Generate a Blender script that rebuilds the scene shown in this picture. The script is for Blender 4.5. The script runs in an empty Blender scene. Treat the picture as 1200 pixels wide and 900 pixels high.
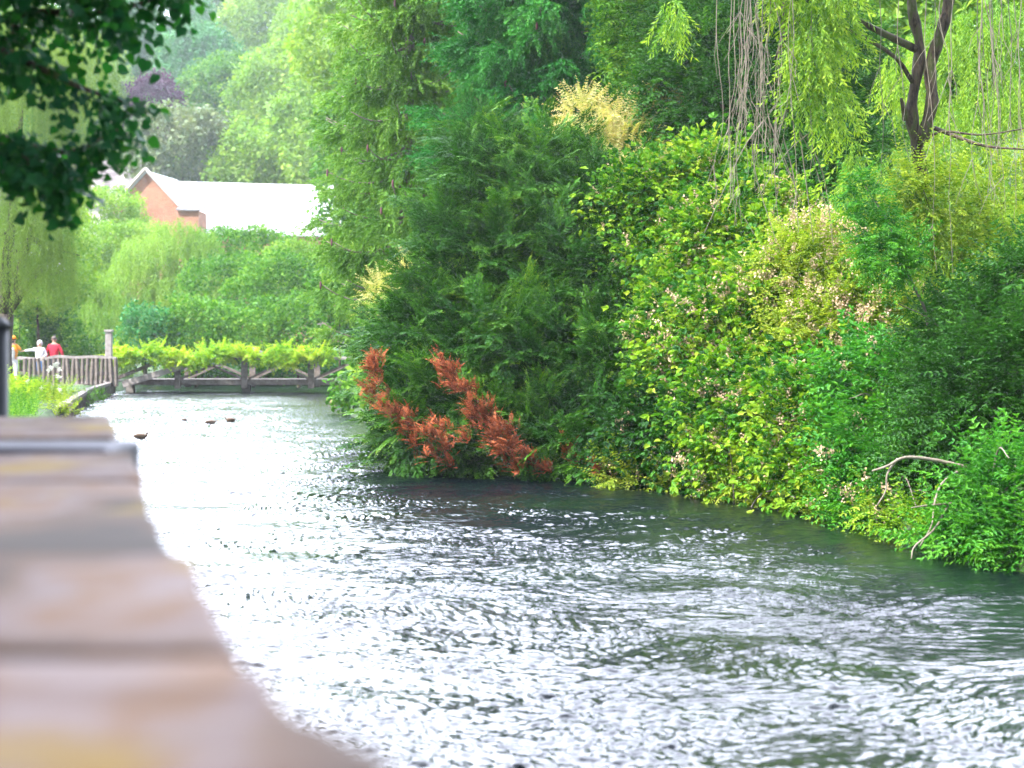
import bpy, math, random
import numpy as np
from mathutils import Vector, Matrix
rng = np.random.default_rng(7); random.seed(7)
sc = bpy.context.scene; C = sc.collection
F = 2000.0; H = 2.0; HZ = 400.0
def P(px, py, Y): return np.array([(px-600)/F*Y, Y, H+(HZ-py)/F*Y])
def W(px, py):    # point of the water level seen at a photo pixel
    Y = F*H/(py-HZ); return np.array([(px-600)/F*Y, Y, 0.0])

# ------------------------------------------------------------ materials
def newmat(name):
    m = bpy.data.materials.new(name); m.use_nodes = True
    nt = m.node_tree; nt.nodes.clear()
    out = nt.nodes.new('ShaderNodeOutputMaterial')
    return m, nt, out
def N(nt, t, **kw):
    n = nt.nodes.new(t)
    for k, v in kw.items():
        if hasattr(n, k) and not k[0].isupper(): setattr(n, k, v)
    return n
def ramp(nt, stops):
    r = nt.nodes.new('ShaderNodeValToRGB'); e = r.color_ramp.elements
    while len(e) > 1: e.remove(e[0])
    e[0].position = stops[0][0]; e[0].color = (*stops[0][1], 1)
    for p, c in stops[1:]:
        x = e.new(p); x.color = (*c, 1)
    return r
def leafmat(name, cols, tr=.3, rough=.45, spec=.3, trcol=None):
    spec *= .4; rough = max(rough, .5)
    m, nt, out = newmat(name)
    a = N(nt, 'ShaderNodeAttribute'); a.attribute_name = 'tint'
    n = len(cols)
    r = ramp(nt, [(i/(n-1), c) for i, c in enumerate(cols)])
    nt.links.new(a.outputs['Fac'], r.inputs[0])
    p = N(nt, 'ShaderNodeBsdfPrincipled'); p.inputs['Roughness'].default_value = rough
    p.inputs['Specular IOR Level'].default_value = spec
    nt.links.new(r.outputs[0], p.inputs['Base Color'])
    t = N(nt, 'ShaderNodeBsdfTranslucent')
    mx = N(nt, 'ShaderNodeMix'); mx.data_type = 'RGBA'; mx.blend_type = 'MULTIPLY'; mx.inputs[0].default_value = 1
    mx.inputs[7].default_value = (*(trcol or (1.5, 1.5, .5)), 1)
    nt.links.new(r.outputs[0], mx.inputs[6]); nt.links.new(mx.outputs[2], t.inputs[0])
    s = N(nt, 'ShaderNodeMixShader'); s.inputs[0].default_value = tr
    nt.links.new(p.outputs[0], s.inputs[1]); nt.links.new(t.outputs[0], s.inputs[2])
    nt.links.new(s.outputs[0], out.inputs[0])
    return m
def solid(name, stops, scale=3., rough=.8, bump=.3, stretch=(1, 1, 1), detail=6, metallic=0, bdist=.02, voro=None):
    m, nt, out = newmat(name)
    tc = N(nt, 'ShaderNodeTexCoord'); mp = N(nt, 'ShaderNodeMapping'); mp.inputs['Scale'].default_value = stretch
    nt.links.new(tc.outputs['Object'], mp.inputs[0])
    no = N(nt, 'ShaderNodeTexNoise'); no.inputs['Scale'].default_value = scale; no.inputs['Detail'].default_value = detail
    no.inputs['Roughness'].default_value = .65
    nt.links.new(mp.outputs[0], no.inputs[0])
    r = ramp(nt, stops); nt.links.new(no.outputs[0], r.inputs[0])
    p = N(nt, 'ShaderNodeBsdfPrincipled'); p.inputs['Roughness'].default_value = rough; p.inputs['Metallic'].default_value = metallic
    p.inputs['Specular IOR Level'].default_value = .3
    nt.links.new(r.outputs[0], p.inputs['Base Color'])
    b = N(nt, 'ShaderNodeBump'); b.inputs['Strength'].default_value = bump; b.inputs['Distance'].default_value = bdist
    nt.links.new(no.outputs[0], b.inputs['Height']); nt.links.new(b.outputs[0], p.inputs['Normal'])
    nt.links.new(p.outputs[0], out.inputs[0])
    return m
M = {}
M['bramble'] = leafmat('bramble_leaf', [(.006,.04,.008), (.02,.10,.012), (.07,.22,.016), (.22,.38,.025), (.36,.42,.06)], .3)
M['bramble_lime'] = leafmat('lime_leaf', [(.03,.11,.012), (.11,.22,.02), (.25,.35,.035), (.40,.42,.08)], .35)
M['lush'] = leafmat('lush_leaf', [(.008,.06,.012), (.02,.13,.016), (.05,.23,.022), (.13,.37,.03)], .28, .35, .45)
M['darkbush'] = leafmat('dark_bush_leaf', [(.006,.032,.008), (.014,.068,.011), (.032,.13,.015), (.08,.22,.022)], .25, .4, .4)
M['yew'] = leafmat('yew_leaf', [(.003,.018,.004), (.007,.04,.006), (.02,.09,.009), (.075,.21,.014), (.22,.31,.03)], .18, .5)
M['deadyew'] = leafmat('dead_needles', [(.05,.03,.02), (.15,.05,.025), (.40,.11,.045), (.48,.20,.10)], .2, .8, .1, (1.2, .9, .7))
M['spruce'] = leafmat('spruce_needles', [(.02,.08,.015), (.06,.17,.025), (.15,.31,.035), (.31,.40,.11)], .22, .5)
M['spruce_deep'] = leafmat('deep_spruce_needles', [(.006,.055,.018), (.016,.13,.026), (.045,.23,.035), (.12,.34,.05)], .2, .5)
M['willow'] = leafmat('willow_leaf', [(.03,.12,.02), (.09,.21,.025), (.24,.38,.035), (.42,.44,.07)], .36)
M['willow_far'] = leafmat('far_willow_leaf', [(.07,.15,.03), (.13,.23,.04), (.2,.31,.05), (.3,.36,.08)], .3)
M['willow_far2'] = leafmat('pale_willow_leaf', [(.06,.16,.03), (.13,.26,.04), (.24,.38,.06), (.34,.44,.1)], .3)
M['cream'] = leafmat('cream_leaf', [(.16,.24,.06), (.34,.4,.13), (.55,.52,.25), (.6,.48,.3)], .3)
M['flower'] = leafmat('bramble_flower', [(.36,.28,.13), (.5,.36,.24), (.6,.47,.33), (.42,.4,.14)], .2, .8, .1, (1, .9, .8))
M['whiteflower'] = leafmat('white_flower', [(.6,.6,.5), (.75,.75,.7), (.8,.78,.75)], .2, .8, .1, (1, 1, 1))
M['broad_mid'] = leafmat('broad_leaf', [(.012,.07,.01), (.04,.15,.014), (.10,.26,.02), (.22,.36,.035)], .3)
M['broad_blue'] = leafmat('blue_green_leaf', [(.015,.11,.04), (.035,.18,.06), (.07,.26,.08), (.14,.34,.09)], .25)
M['broad_pale'] = leafmat('pale_leaf', [(.06,.17,.025), (.13,.27,.035), (.22,.36,.05), (.32,.41,.09)], .35)
M['broad_grey'] = leafmat('grey_green_leaf', [(.05,.1,.05), (.1,.16,.075), (.16,.21,.1), (.24,.25,.14)], .2)
M['copper'] = leafmat('copper_leaf', [(.035,.012,.04), (.06,.02,.06), (.09,.035,.075), (.12,.06,.09)], .15, .5, .3, (1.2, .8, 1))
M['linden'] = leafmat('linden_leaf', [(.006,.04,.022), (.01,.06,.028), (.018,.085,.03), (.03,.11,.022)], .28, .5, .2, (1.8, 2.4, .4))
M['vine'] = leafmat('vine_leaf', [(.06,.22,.02), (.15,.34,.025), (.30,.47,.03), (.46,.53,.06)], .38)
M['bark'] = solid('bark', [(.36, (.018,.012,.009)), (.5, (.085,.06,.045)), (.6, (.06,.075,.02)), (.72, (.17,.13,.10))], 14, .9, 1., (1, 1, .25))
M['bark_grey'] = solid('grey_bark', [(.3, (.10,.08,.065)), (.7, (.26,.22,.19))], 12, .9, .8, (1, 1, .3))
M['twig'] = solid('bare_twig_bark', [(.3, (.14,.115,.09)), (.7, (.29,.25,.2))], 14, .9, .4)
M['timber'] = solid('weathered_timber', [(.3, (.09,.075,.065)), (.55, (.18,.15,.14)), (.8, (.28,.25,.24))], 6, .85, .6, (1, 1, 1))
M['timber_pale'] = solid('pale_weathered_timber', [(.3, (.22,.19,.19)), (.7, (.4,.36,.36))], 6, .85, .5)
M['greywall'] = solid('wet_boards', [(.3, (.08,.075,.06)), (.5, (.22,.2,.19)), (.75, (.33,.31,.3))], 2.5, .85, .8, (1, 1, 3))
M['roofwhite'] = solid('white_roof_sheet', [(.35, (.40,.41,.44)), (.5, (.50,.51,.54)), (.7, (.60,.60,.62))], 1.6, .7, .4, (1, 1, .25))
M['roofslate'] = solid('slate', [(.3, (.16,.15,.16)), (.7, (.27,.25,.27))], 3, .8, .4)
M['stone_pale'] = solid('pale_stone', [(.3, (.42,.37,.35)), (.7, (.6,.55,.52))], 3, .85, .4)
M['darkmetal'] = solid('dark_metal', [(.3, (.012,.014,.018)), (.7, (.03,.03,.035))], 6, .5, .1)
M['soil'] = None
M['glass'] = solid('window_glass', [(.3, (.02,.025,.03)), (.7, (.04,.045,.05))], 2, .1, .0)
def flat(name, c, rough=.8, var=.25):
    return solid(name, [(.3, tuple(x*(1-var) for x in c)), (.7, tuple(min(1, x*(1+var)) for x in c))], 9, rough, .4)
M['skin'] = flat('skin', (.5,.3,.22), .6, .1)
M['red'] = flat('red_cloth', (.62,.02,.05)); M['hood'] = flat('pale_hoodie_cloth', (.62,.62,.68), .9, .12)
M['jeans'] = flat('blue_denim', (.04,.16,.42)); M['navy'] = flat('dark_trousers', (.03,.04,.07))
M['orange'] = flat('orange_cloth', (.75,.3,.03)); M['whitecloth'] = flat('white_cloth', (.7,.7,.72), .9, .1)
M['hair'] = flat('brown_hair', (.06,.035,.02)); M['hairgrey'] = flat('grey_hair', (.16,.13,.12)); M['black'] = flat('black_plastic', (.02,.02,.022), .4)
M['duck'] = solid('brown_feathers', [(.35, (.06,.04,.028)), (.6, (.16,.11,.075))], 40, .7, .3)
M['ducktan'] = solid('tan_feathers', [(.35, (.2,.13,.07)), (.6, (.42,.3,.18))], 30, .7, .3)
M['bill'] = flat('bill', (.3,.18,.05), .5)

def brickmat(name, c1, c2, mortar, sx, sz, rough=.85):
    m, nt, out = newmat(name)
    tc = N(nt, 'ShaderNodeTexCoord'); sp = N(nt, 'ShaderNodeSeparateXYZ'); nt.links.new(tc.outputs['Object'], sp.inputs[0])
    ad = N(nt, 'ShaderNodeMath'); nt.links.new(sp.outputs[0], ad.inputs[0]); nt.links.new(sp.outputs[1], ad.inputs[1])
    cb = N(nt, 'ShaderNodeCombineXYZ'); nt.links.new(ad.outputs[0], cb.inputs[0]); nt.links.new(sp.outputs[2], cb.inputs[1])
    b = N(nt, 'ShaderNodeTexBrick'); b.inputs['Scale'].default_value = 1
    b.inputs['Color1'].default_value = (*c1, 1); b.inputs['Color2'].default_value = (*c2, 1); b.inputs['Mortar'].default_value = (*mortar, 1)
    b.inputs['Brick Width'].default_value = sx; b.inputs['Row Height'].default_value = sz; b.inputs['Mortar Size'].default_value = .012
    nt.links.new(cb.outputs[0], b.inputs[0])
    no = N(nt, 'ShaderNodeTexNoise'); no.inputs['Scale'].default_value = 1.3; no.inputs['Detail'].default_value = 8
    nt.links.new(tc.outputs['Object'], no.inputs[0])
    mx = N(nt, 'ShaderNodeMix'); mx.data_type = 'RGBA'; mx.blend_type = 'OVERLAY'; mx.inputs[0].default_value = .6
    nt.links.new(b.outputs[0], mx.inputs[6]); nt.links.new(no.outputs[0], mx.inputs[7])
    p = N(nt, 'ShaderNodeBsdfPrincipled'); p.inputs['Roughness'].default_value = rough
    nt.links.new(mx.outputs[2], p.inputs['Base Color'])
    bp = N(nt, 'ShaderNodeBump'); bp.inputs['Distance'].default_value = .01; bp.invert = True
    nt.links.new(b.outputs[1], bp.inputs['Height']); nt.links.new(bp.outputs[0], p.inputs['Normal'])
    nt.links.new(p.outputs[0], out.inputs[0]); return m
M['brick'] = brickmat('orange_brick', (.33,.09,.035), (.42,.14,.06), (.36,.26,.2), .23, .075)
M['flint'] = brickmat('mottled_tile', (.10,.085,.09), (.28,.25,.26), (.05,.045,.05), .45, .3)

# ------------------------------------------------------------ mesh helpers
def mesh_from(name, V, Q, mat, tint=None, smooth=False):
    me = bpy.data.meshes.new(name)
    V = np.ascontiguousarray(V, dtype=np.float32); Q = np.ascontiguousarray(Q, dtype=np.int32)
    k = Q.shape[1]
    me.vertices.add(len(V)); me.vertices.foreach_set('co', V.ravel())
    me.loops.add(Q.size); me.loops.foreach_set('vertex_index', Q.ravel())
    me.polygons.add(len(Q)); me.polygons.foreach_set('loop_start', np.arange(0, Q.size, k, dtype=np.int32))
    if smooth: me.polygons.foreach_set('use_smooth', np.ones(len(Q), dtype=bool))
    me.update(calc_edges=True)
    if tint is not None:
        a = me.attributes.new('tint', 'FLOAT', 'POINT'); a.data.foreach_set('value', np.ascontiguousarray(tint, dtype=np.float32))
    me.materials.append(mat)
    return me
def obj(name, me, parent=None, loc=None):
    o = bpy.data.objects.new(name, me); C.objects.link(o)
    if parent is not None:
        o.parent = parent; o.location = -parent.location if loc is None else loc
    elif loc is not None: o.location = loc
    return o
def tag(o, label, cat=None, group=None, kind=None):
    if label: o['label'] = label
    if cat: o['category'] = cat
    if group: o['group'] = group
    if kind: o['kind'] = kind
    return o
def thing(name, label, cat, loc, group=None):
    o = bpy.data.objects.new(name, None); C.objects.link(o); o.location = Vector([float(x) for x in loc]); o.empty_display_size = .2
    return tag(o, label, cat, group)
class MB:
    def __init__(s): s.v = []; s.f = []
    def box(s, a, b, R=None, o=None):
        a = np.array(a, float); b = np.array(b, float)
        c = np.array([[x, y, z] for x in (a[0], b[0]) for y in (a[1], b[1]) for z in (a[2], b[2])])
        if R is not None: c = c @ np.array(R).T
        if o is not None: c = c+np.array(o)
        n = len(s.v); s.v += [tuple(x) for x in c]
        s.f += [tuple(n+i for i in q) for q in ((0,1,3,2), (4,6,7,5), (0,4,5,1), (2,3,7,6), (0,2,6,4), (1,5,7,3))]
    def bar(s, p, q, w, h=None, up=(0, 0, 1)):
        p = np.array(p, float); q = np.array(q, float); d = q-p; L = np.linalg.norm(d); d /= L
        u = np.array(up, float)
        if abs(d@u) > .95: u = np.array((0, 1., 0))
        y = np.cross(u, d); y /= np.linalg.norm(y); z = np.cross(d, y); h = h or w
        s.box((0, -w/2, -h/2), (L, w/2, h/2), np.stack([d, y, z], 1), p)
    def poly(s, pts, faces):
        n = len(s.v); s.v += [tuple(map(float, p)) for p in pts]; s.f += [tuple(n+i for i in q) for q in faces]
    def tube(s, pts, rad, k=7):
        pts = np.array(pts, float); n = len(s.v); m = len(pts)
        rad = np.broadcast_to(np.array(rad, float), (m,))
        ref = np.array((.3, .9, .1))
        for i in range(m):
            d = pts[min(i+1, m-1)]-pts[max(i-1, 0)]; d /= np.linalg.norm(d)+1e-9
            y = np.cross(ref, d); y /= np.linalg.norm(y)+1e-9; z = np.cross(d, y)
            for j in range(k):
                a = 2*math.pi*j/k; s.v.append(tuple(pts[i]+rad[i]*(math.cos(a)*y+math.sin(a)*z)))
        for i in range(m-1):
            for j in range(k):
                s.f.append((n+i*k+j, n+i*k+(j+1) % k, n+(i+1)*k+(j+1) % k, n+(i+1)*k+j))
        s.f.append(tuple(n+j for j in range(k))[::-1]); s.f.append(tuple(n+(m-1)*k+j for j in range(k)))
    def build(s, name, mat, parent=None, smooth=False, bevel=0):
        me = bpy.data.meshes.new(name); me.from_pydata(s.v, [], s.f)
        if smooth: me.polygons.foreach_set('use_smooth', [True]*len(me.polygons))
        me.materials.append(mat); me.update()
        o = obj(name, me, parent)
        if bevel:
            b = o.modifiers.new('bevel', 'BEVEL'); b.width = bevel; b.segments = 2; b.limit_method = 'ANGLE'
        return o
def curve(pts, n=12):
    pts = np.array(pts, float); m = len(pts)
    ext = np.vstack([2*pts[0]-pts[1], pts, 2*pts[-1]-pts[-2]]); out = []
    for t in np.linspace(0, m-1-1e-6, n):
        i = int(t); u = t-i; a, b, c, d = ext[i], ext[i+1], ext[i+2], ext[i+3]
        out.append(.5*((2*b)+(c-a)*u+(2*a-5*b+4*c-d)*u*u+(3*b-a-3*c+d)*u**3))
    return np.array(out)
def nrm(v): return v/(np.linalg.norm(v, axis=-1, keepdims=True)+1e-9)

# ------------------------------------------------------------ leaf templates (x = growth, z = up)
class T:
    def __init__(s): s.v = []; s.q = []; s.t = []
    def leaf(s, b, d, n, L, Wd, t, fold=.25, six=True):
        b = np.array(b, float); d = nrm(np.array(d, float)); y = nrm(np.cross(n, d)); z = np.cross(d, y)
        k = len(s.v); up = z*Wd*fold
        if six:
            s.v += [b, b+d*L*.28+y*Wd*.48+up, b+d*L*.68+y*Wd*.36+up, b+d*L-z*L*.12, b+d*L*.68-y*Wd*.36+up, b+d*L*.28-y*Wd*.48+up]
            s.q += [(k, k+3, k+2, k+1), (k, k+5, k+4, k+3)]; s.t += [t]*6
        else:
            s.v += [b, b+d*L*.45+y*Wd*.5+up, b+d*L, b+d*L*.45-y*Wd*.5+up]; s.q += [(k, k+1, k+2, k+3)]; s.t += [t]*4
    def done(s): return (np.array(s.v), np.array(s.q), np.array(s.t))
R = rng.random
def rv(): return rng.normal(size=3)
def t_bramble(sz=.07):
    t = T(); n = 5; L = .42
    for i in range(n+1):
        u = (i+.3)/n; p = np.array((u*L, 0, -.18*u*u*L+.02*R())); side = 1 if i % 2 else -1
        d0 = nrm(np.array((.5, side*(.7+.4*R()), .25*R()))) if i < n else np.array((1, 0, -.2))
        st = p+d0*.05; up = nrm(np.array((0, 0, 1))+.35*rv()); tt = R()
        for a in (-.9, 0, .9):
            c, s_ = math.cos(a), math.sin(a); d = np.array((d0[0]*c-d0[1]*s_, d0[0]*s_+d0[1]*c, d0[2]-.25-.2*R()))
            t.leaf(st, d, up+.3*rv(), sz*(.8+.5*R()), sz*(.6+.2*R()), np.clip(tt+.2*(R()-.5), 0, 1))
    return t.done()
def t_pairs(sz=.09, n=6, L=.45, w=.45, droop=.3):
    t = T()
    for i in range(n+1):
        u = (i+.4)/n; p = np.array((u*L, 0, -.1*u*u*L)); s = 1-.45*u; tt = R()
        for side in (-1, 1):
            d = np.array((.45+.3*R(), side, -droop*R()*1.5)); t.leaf(p, d, nrm(np.array((0, 0, 1.))+.3*rv()), sz*s*(.8+.4*R()), sz*s*w, np.clip(tt+.25*(R()-.5)+.25*u, 0, 1))
    t.leaf((L, 0, -.1*L), (1, 0, -.2), (0, 0, 1), sz*.6, sz*.6*w, .9)
    return t.done()
def t_yew(L=.34):
    t = T(); n = 13
    for i in range(n):
        u = (i+.5)/n; p = np.array((u*L, 0, -.22*u*u*L)); w = math.sin(math.pi*min(1, u*.8+.22))*.085
        for side in (-1, 1):
            if R() < .1: continue
            d = np.array((.75+.3*R(), side*(.8+.3*R()), -.15-.3*R()+.15*R()))
            t.leaf(p, d, nrm(np.array((0, 0, 1.))+.5*rv()), w*(.8+.5*R()), .019+.008*R(), np.clip(u*.75+.35*R()-.1, 0, 1), .1, False)
    t.leaf((L, 0, -.22*L), (1, 0, -.3), (0, 0, 1), .05, .014, 1, .1, False)
    return t.done()
def t_tail(L=.5):       # hanging spruce branchlet, x points down the tail
    t = T(); n = 17
    for i in range(n):
        u = (i+.5)/n; p = np.array((u*L, .02*math.sin(5*u), 0))
        for k in range(2):
            a = 2*math.pi*R(); d = np.array((.9+.3*R(), .8*math.cos(a), .8*math.sin(a)))
            t.leaf(p, d, rv(), .075*(1.1-.5*u)*(.7+.5*R()), .024, np.clip(.1+.5*R()+.35*u, 0, 1), .1, False)
    return t.done()
def t_strand(L=1.0, n=30, ll=.085, lw=.014):   # hanging willow strand
    t = T(); ph = 6*R()
    for i in range(n):
        u = (i+.5)/n; p = np.array((u*L, .05*L*math.sin(2.2*u+ph), .04*L*math.cos(3*u+ph))); a = 2.4*i+R()
        d = np.array((.75+.5*R(), .7*math.cos(a), .7*math.sin(a)))
        t.leaf(p, d, rv(), ll*(.6+.6*R()), lw*(.8+.5*R()), np.clip(.5*R()+.45*u, 0, 1), .15, False)
    return t.done()
def t_ball(n=14, rad=.35, sz=.16, w=.65, up=.6, six=False):
    t = T()
    for i in range(n):
        u = nrm(rv()); p = u*rad*R()**.5; nn = nrm(u*.6+np.array((0, 0, up))+.5*rv()); d = nrm(np.cross(nn, rv()))
        d[2] -= .25; t.leaf(p, d, nn, sz*(.7+.6*R()), sz*w*(.8+.4*R()), R(), .2, six)
    return t.done()
def t_panicle(n=30, L=.17, r=.06, sz=.026):
    t = T()
    for i in range(n):
        u = R(); p = np.array((u*L, 0, 0))+rv()*r*(1-.6*u)*.6; t.leaf(p, rv(), rv(), sz*(.7+.7*R()), sz*.8, R(), .1, False)
    return t.done()
def t_heart(n=5, L=.36, sz=.11):
    t = T()
    for i in range(n+1):
        u = (i+.4)/n; side = 1 if i % 2 else -1; p = np.array((u*L, 0, -.15*u*u*L)); d = nrm(np.array((.6, side*(.6+.3*R()), -.35-.5*R())))
        st = p+d*.035; nn = nrm(np.array((.2, .4*side, 1.))+.45*rv()); y = nrm(np.cross(nn, d)); z = np.cross(d, y); S = sz*(.75+.45*R()); tt = R()
        k = len(t.v); prof = [(0, 0), (-.1, .24), (.02, .44), (.25, .52), (.52, .42), (.8, .16), (1, 0)]
        L_ = [st+d*a*S+y*b*S+z*(b*.25-.12*a*a)*S for a, b in prof]; R_ = [st+d*a*S-y*b*S+z*(b*.25-.12*a*a)*S for a, b in prof[1:-1]]
        t.v += L_+R_; t.t += [tt]*12
        l = [k+j for j in range(7)]; r = [l[0]]+[k+7+j for j in range(5)]+[l[6]]
        m0, m6 = l[0], l[6]
        t.q += [(m0, l[3], l[2], l[1]), (m0, m6, l[5], l[4]), (m0, l[4], l[3], l[3]), (m0, r[1], r[2], r[3]), (m0, r[4], r[5], m6), (m0, r[3], r[4], r[4])]
    # replace degenerate quads by tiny valid ones
    q = []
    for a in t.q:
        if a[2] == a[3]:
            mid = (t.v[a[1]]+t.v[a[2]])/2; t.v.append(mid); t.t.append(t.t[a[0]]); q.append((a[0], a[1], len(t.v)-1, a[2]))
        else: q.append(a)
    t.q = q
    return t.done()
def t_compose(base, n, L, w, s0, s1, sag, flat=.25):
    V, Q, TT, off = [], [], [], 0
    for i in range(n):
        u = (i+.5)/n; side = 1 if i % 2 else -1; bv, bq, bt = base[rng.integers(0, len(base))]
        p = np.array((u*L, side*.02, -sag*u*u*L)); ang = side*(1.05-.75*u)*(.7+.5*R()); d = nrm(np.array((math.cos(ang), math.sin(ang)*w, -sag*u*1.2-.1+.3*flat*rng.normal())))
        up = nrm(np.array((0, 0, 1.))+flat*rv()); y = nrm(np.cross(up, d)); z = np.cross(d, y); s_ = (s0+(s1-s0)*u)*(.75+.5*R())
        V.append(bv @ np.stack([d, y, z], 0)*s_+p); Q.append(bq+off); off += len(bv); TT.append(np.clip(bt*.75+.3*u, 0, 1))
    return np.vstack(V), np.vstack(Q), np.concatenate(TT)
TP = {
 'bramble': [t_bramble() for _ in range(7)], 'nettle': [t_pairs(.11, 6, .5, .4) for _ in range(6)],
 'lush': [t_pairs(.095, 5, .36, .5) for _ in range(6)], 'small': [t_pairs(.055, 8, .34, .5) for _ in range(6)],
 'ash': [t_pairs(.12, 6, .38, .28, .5) for _ in range(6)], 'yew': [t_yew() for _ in range(8)], 'tail': [t_tail() for _ in range(8)],
 'strand': [t_strand() for _ in range(8)], 'strand_big': [t_strand(2.2, 40, .24, .06) for _ in range(8)],
 'strand_short': [t_strand(.5, 20, .085, .021) for _ in range(8)],
 'ball': [t_ball() for _ in range(8)], 'ball_far': [t_ball(16, .8, .42, .6) for _ in range(8)], 'ball_mid': [t_ball(16, .45, .2, .6) for _ in range(8)],
 'ball_fine': [t_ball(16, .3, .1, .55) for _ in range(8)], 'panicle': [t_panicle() for _ in range(6)], 'heart': [t_heart() for _ in range(7)],
 'umbel': [t_panicle(40, .04, .04, .035) for _ in range(4)], 'vine': [t_pairs(.15, 5, .5, .85, .6) for _ in range(6)],
}
TP['yewbough'] = [t_compose(TP['yew'], 15, .62, 1., .95, .55, .28) for _ in range(10)]
TP['sprucebough'] = [t_compose(TP['tail'], 15, .45, .8, .75, .4, .35, .5) for _ in range(8)]
def scatter(name, tpl, pos, d, mat, parent, scale=1., tint=None, up=None, roll=.35, svar=.3):
    pos = np.asarray(pos, float); n = len(pos)
    if n == 0: return None
    d = nrm(np.asarray(d, float)); up = np.tile((0, 0, 1.), (n, 1)) if up is None else up
    u = up+rng.normal(size=(n, 3))*roll; y = nrm(np.cross(u, d)); z = np.cross(d, y); Rm = np.stack([d, y, z], 2)
    s = (scale*(1-svar+2*svar*R(n)))
    tint = R(n) if tint is None else tint
    which = rng.integers(0, len(tpl), n); VV, QQ, TT = [], [], []; off = 0
    for k, (tv, tq, tt) in enumerate(tpl):
        m = which == k; c = m.sum()
        if not c: continue
        v = np.einsum('nij,vj->nvi', Rm[m], tv)*s[m][:, None, None]+pos[m][:, None, :]
        q = tq[None]+(np.arange(c)*len(tv))[:, None, None]+off
        VV.append(v.reshape(-1, 3)); QQ.append(q.reshape(-1, 4)); TT.append((.5*tt[None]+.5*tint[m][:, None]).ravel()); off += c*len(tv)
    loc = np.array(parent.location) if parent is not None else 0
    me = mesh_from(name, np.vstack(VV)-loc, np.vstack(QQ), mat, np.concatenate(TT))
    return obj(name, me, parent, (0, 0, 0))
CAM = np.array((0, 0, H))
def lumps(blobs, sub=12, rs=(.28, .5)):
    out = []
    for c, r in blobs:
        c = np.array(c, float); r = np.array(r, float)*np.ones(3)
        out.append((c, r*.8))
        for i in range(sub):
            u = nrm(rv()); k = rs[0]+(rs[1]-rs[0])*R()
            out.append((c+u*r*(1.02-k*.75), r*k*(np.ones(3)+.25*(R(3)-.5))))
    return out
def surf(L, dens, depth=.75, back=.2):
    """points and outward normals over the outside of a union of ellipsoids, and a fill layer inside"""
    Cs = np.array([c for c, r in L]); Rs = np.array([r for c, r in L]); PP, NN = [], []
    for i, (c, r) in enumerate(L):
        n = int(dens*4*math.pi*np.mean(r)**2)+1
        u = nrm(rng.normal(size=(n, 3))); k = depth+(1.08-depth)*R(n)**.6
        p = c+u*r*k[:, None]; lf = lowfreq(p, 1.1/np.mean(r)**.5); p = c+(p-c)*(.86+.22*lf)[:, None]; nr = nrm(u/r)
        q = ((p[:, None, :]-Cs[None])/(Rs[None]*.82)); ins = (np.sum(q*q, 2) < 1); ins[:, i] = False
        keep = ~ins.any(1); tocam = nrm(CAM-p); f = np.sum(tocam*nr, 1)
        keep &= (f > -.25) | (R(n) < back); keep &= (lf > .2) | (k < .85) | (R(n) < .35)
        PP.append(p[keep]); NN.append(nr[keep])
    return np.vstack(PP), np.vstack(NN)
def lowfreq(p, s=1.):
    return .5+.5*np.sin(p[:, 0]*2.1*s+1.3*np.sin(p[:, 2]*1.7*s)+p[:, 1]*1.1*s)*np.cos(p[:, 2]*2.3*s+.7*p[:, 1]*s)
def foliage(parent, blobs, kind, mat, dens, scale=1., dirmix=(1., .3, .5), depth=.72, sub=12, rs=(.28, .5), back=.2, name='foliage', ls=1., svar=.3, hang=0):
    L = lumps(blobs, sub, rs); p, n = surf(L, dens, depth, back)
    a, b, c = dirmix; d = a*n+np.array((0, 0, b))+c*rng.normal(size=n.shape)
    if hang: d = d*(1-hang)+np.array((0, 0, -1.))*hang
    g = p[:, 2] > .03; p, n, d = p[g], n[g], d[g]
    return scatter(name, TP[kind], p, d, mat, parent, scale, np.clip(.55*lowfreq(p, ls)+.5*R(len(p)), 0, 1), svar=svar)

# ------------------------------------------------------------ terrain
RB = np.array([(5.6,-30), (5.0,0), (4.75,10), (4.5,14.8), (4.1,16.2), (3.9,19), (3.3,21), (2.5,23), (1.4,27), (-1.2,33), (-4.2,45), (-6.6,62), (-6.6,78)], float)
LB = np.array([(-16,78), (-15.7,66), (-15.3,62.5), (-14.0,55.5), (-12.9,50), (-11.6,43.5), (-7.6,28), (-1.55,5.6), (-.12,0), (-.1,-30)], float)
POLY = np.vstack([RB, LB])
def segd(p, A):
    best = np.full(len(p), 1e9)
    for a, b in zip(A[:-1], A[1:]):
        ab = b-a; t = np.clip(((p-a)@ab)/(ab@ab), 0, 1); best = np.minimum(best, np.linalg.norm(p-(a+t[:, None]*ab), axis=1))
    return best
def inside(p):
    x, y = p[:, 0], p[:, 1]; r = np.zeros(len(p), bool); A = POLY; j = len(A)-1
    for i in range(len(A)):
        c = ((A[i, 1] > y) != (A[j, 1] > y)) & (x < (A[j, 0]-A[i, 0])*(y-A[i, 1])/(A[j, 1]-A[i, 1]+1e-12)+A[i, 0]); r ^= c; j = i
    return r
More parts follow.
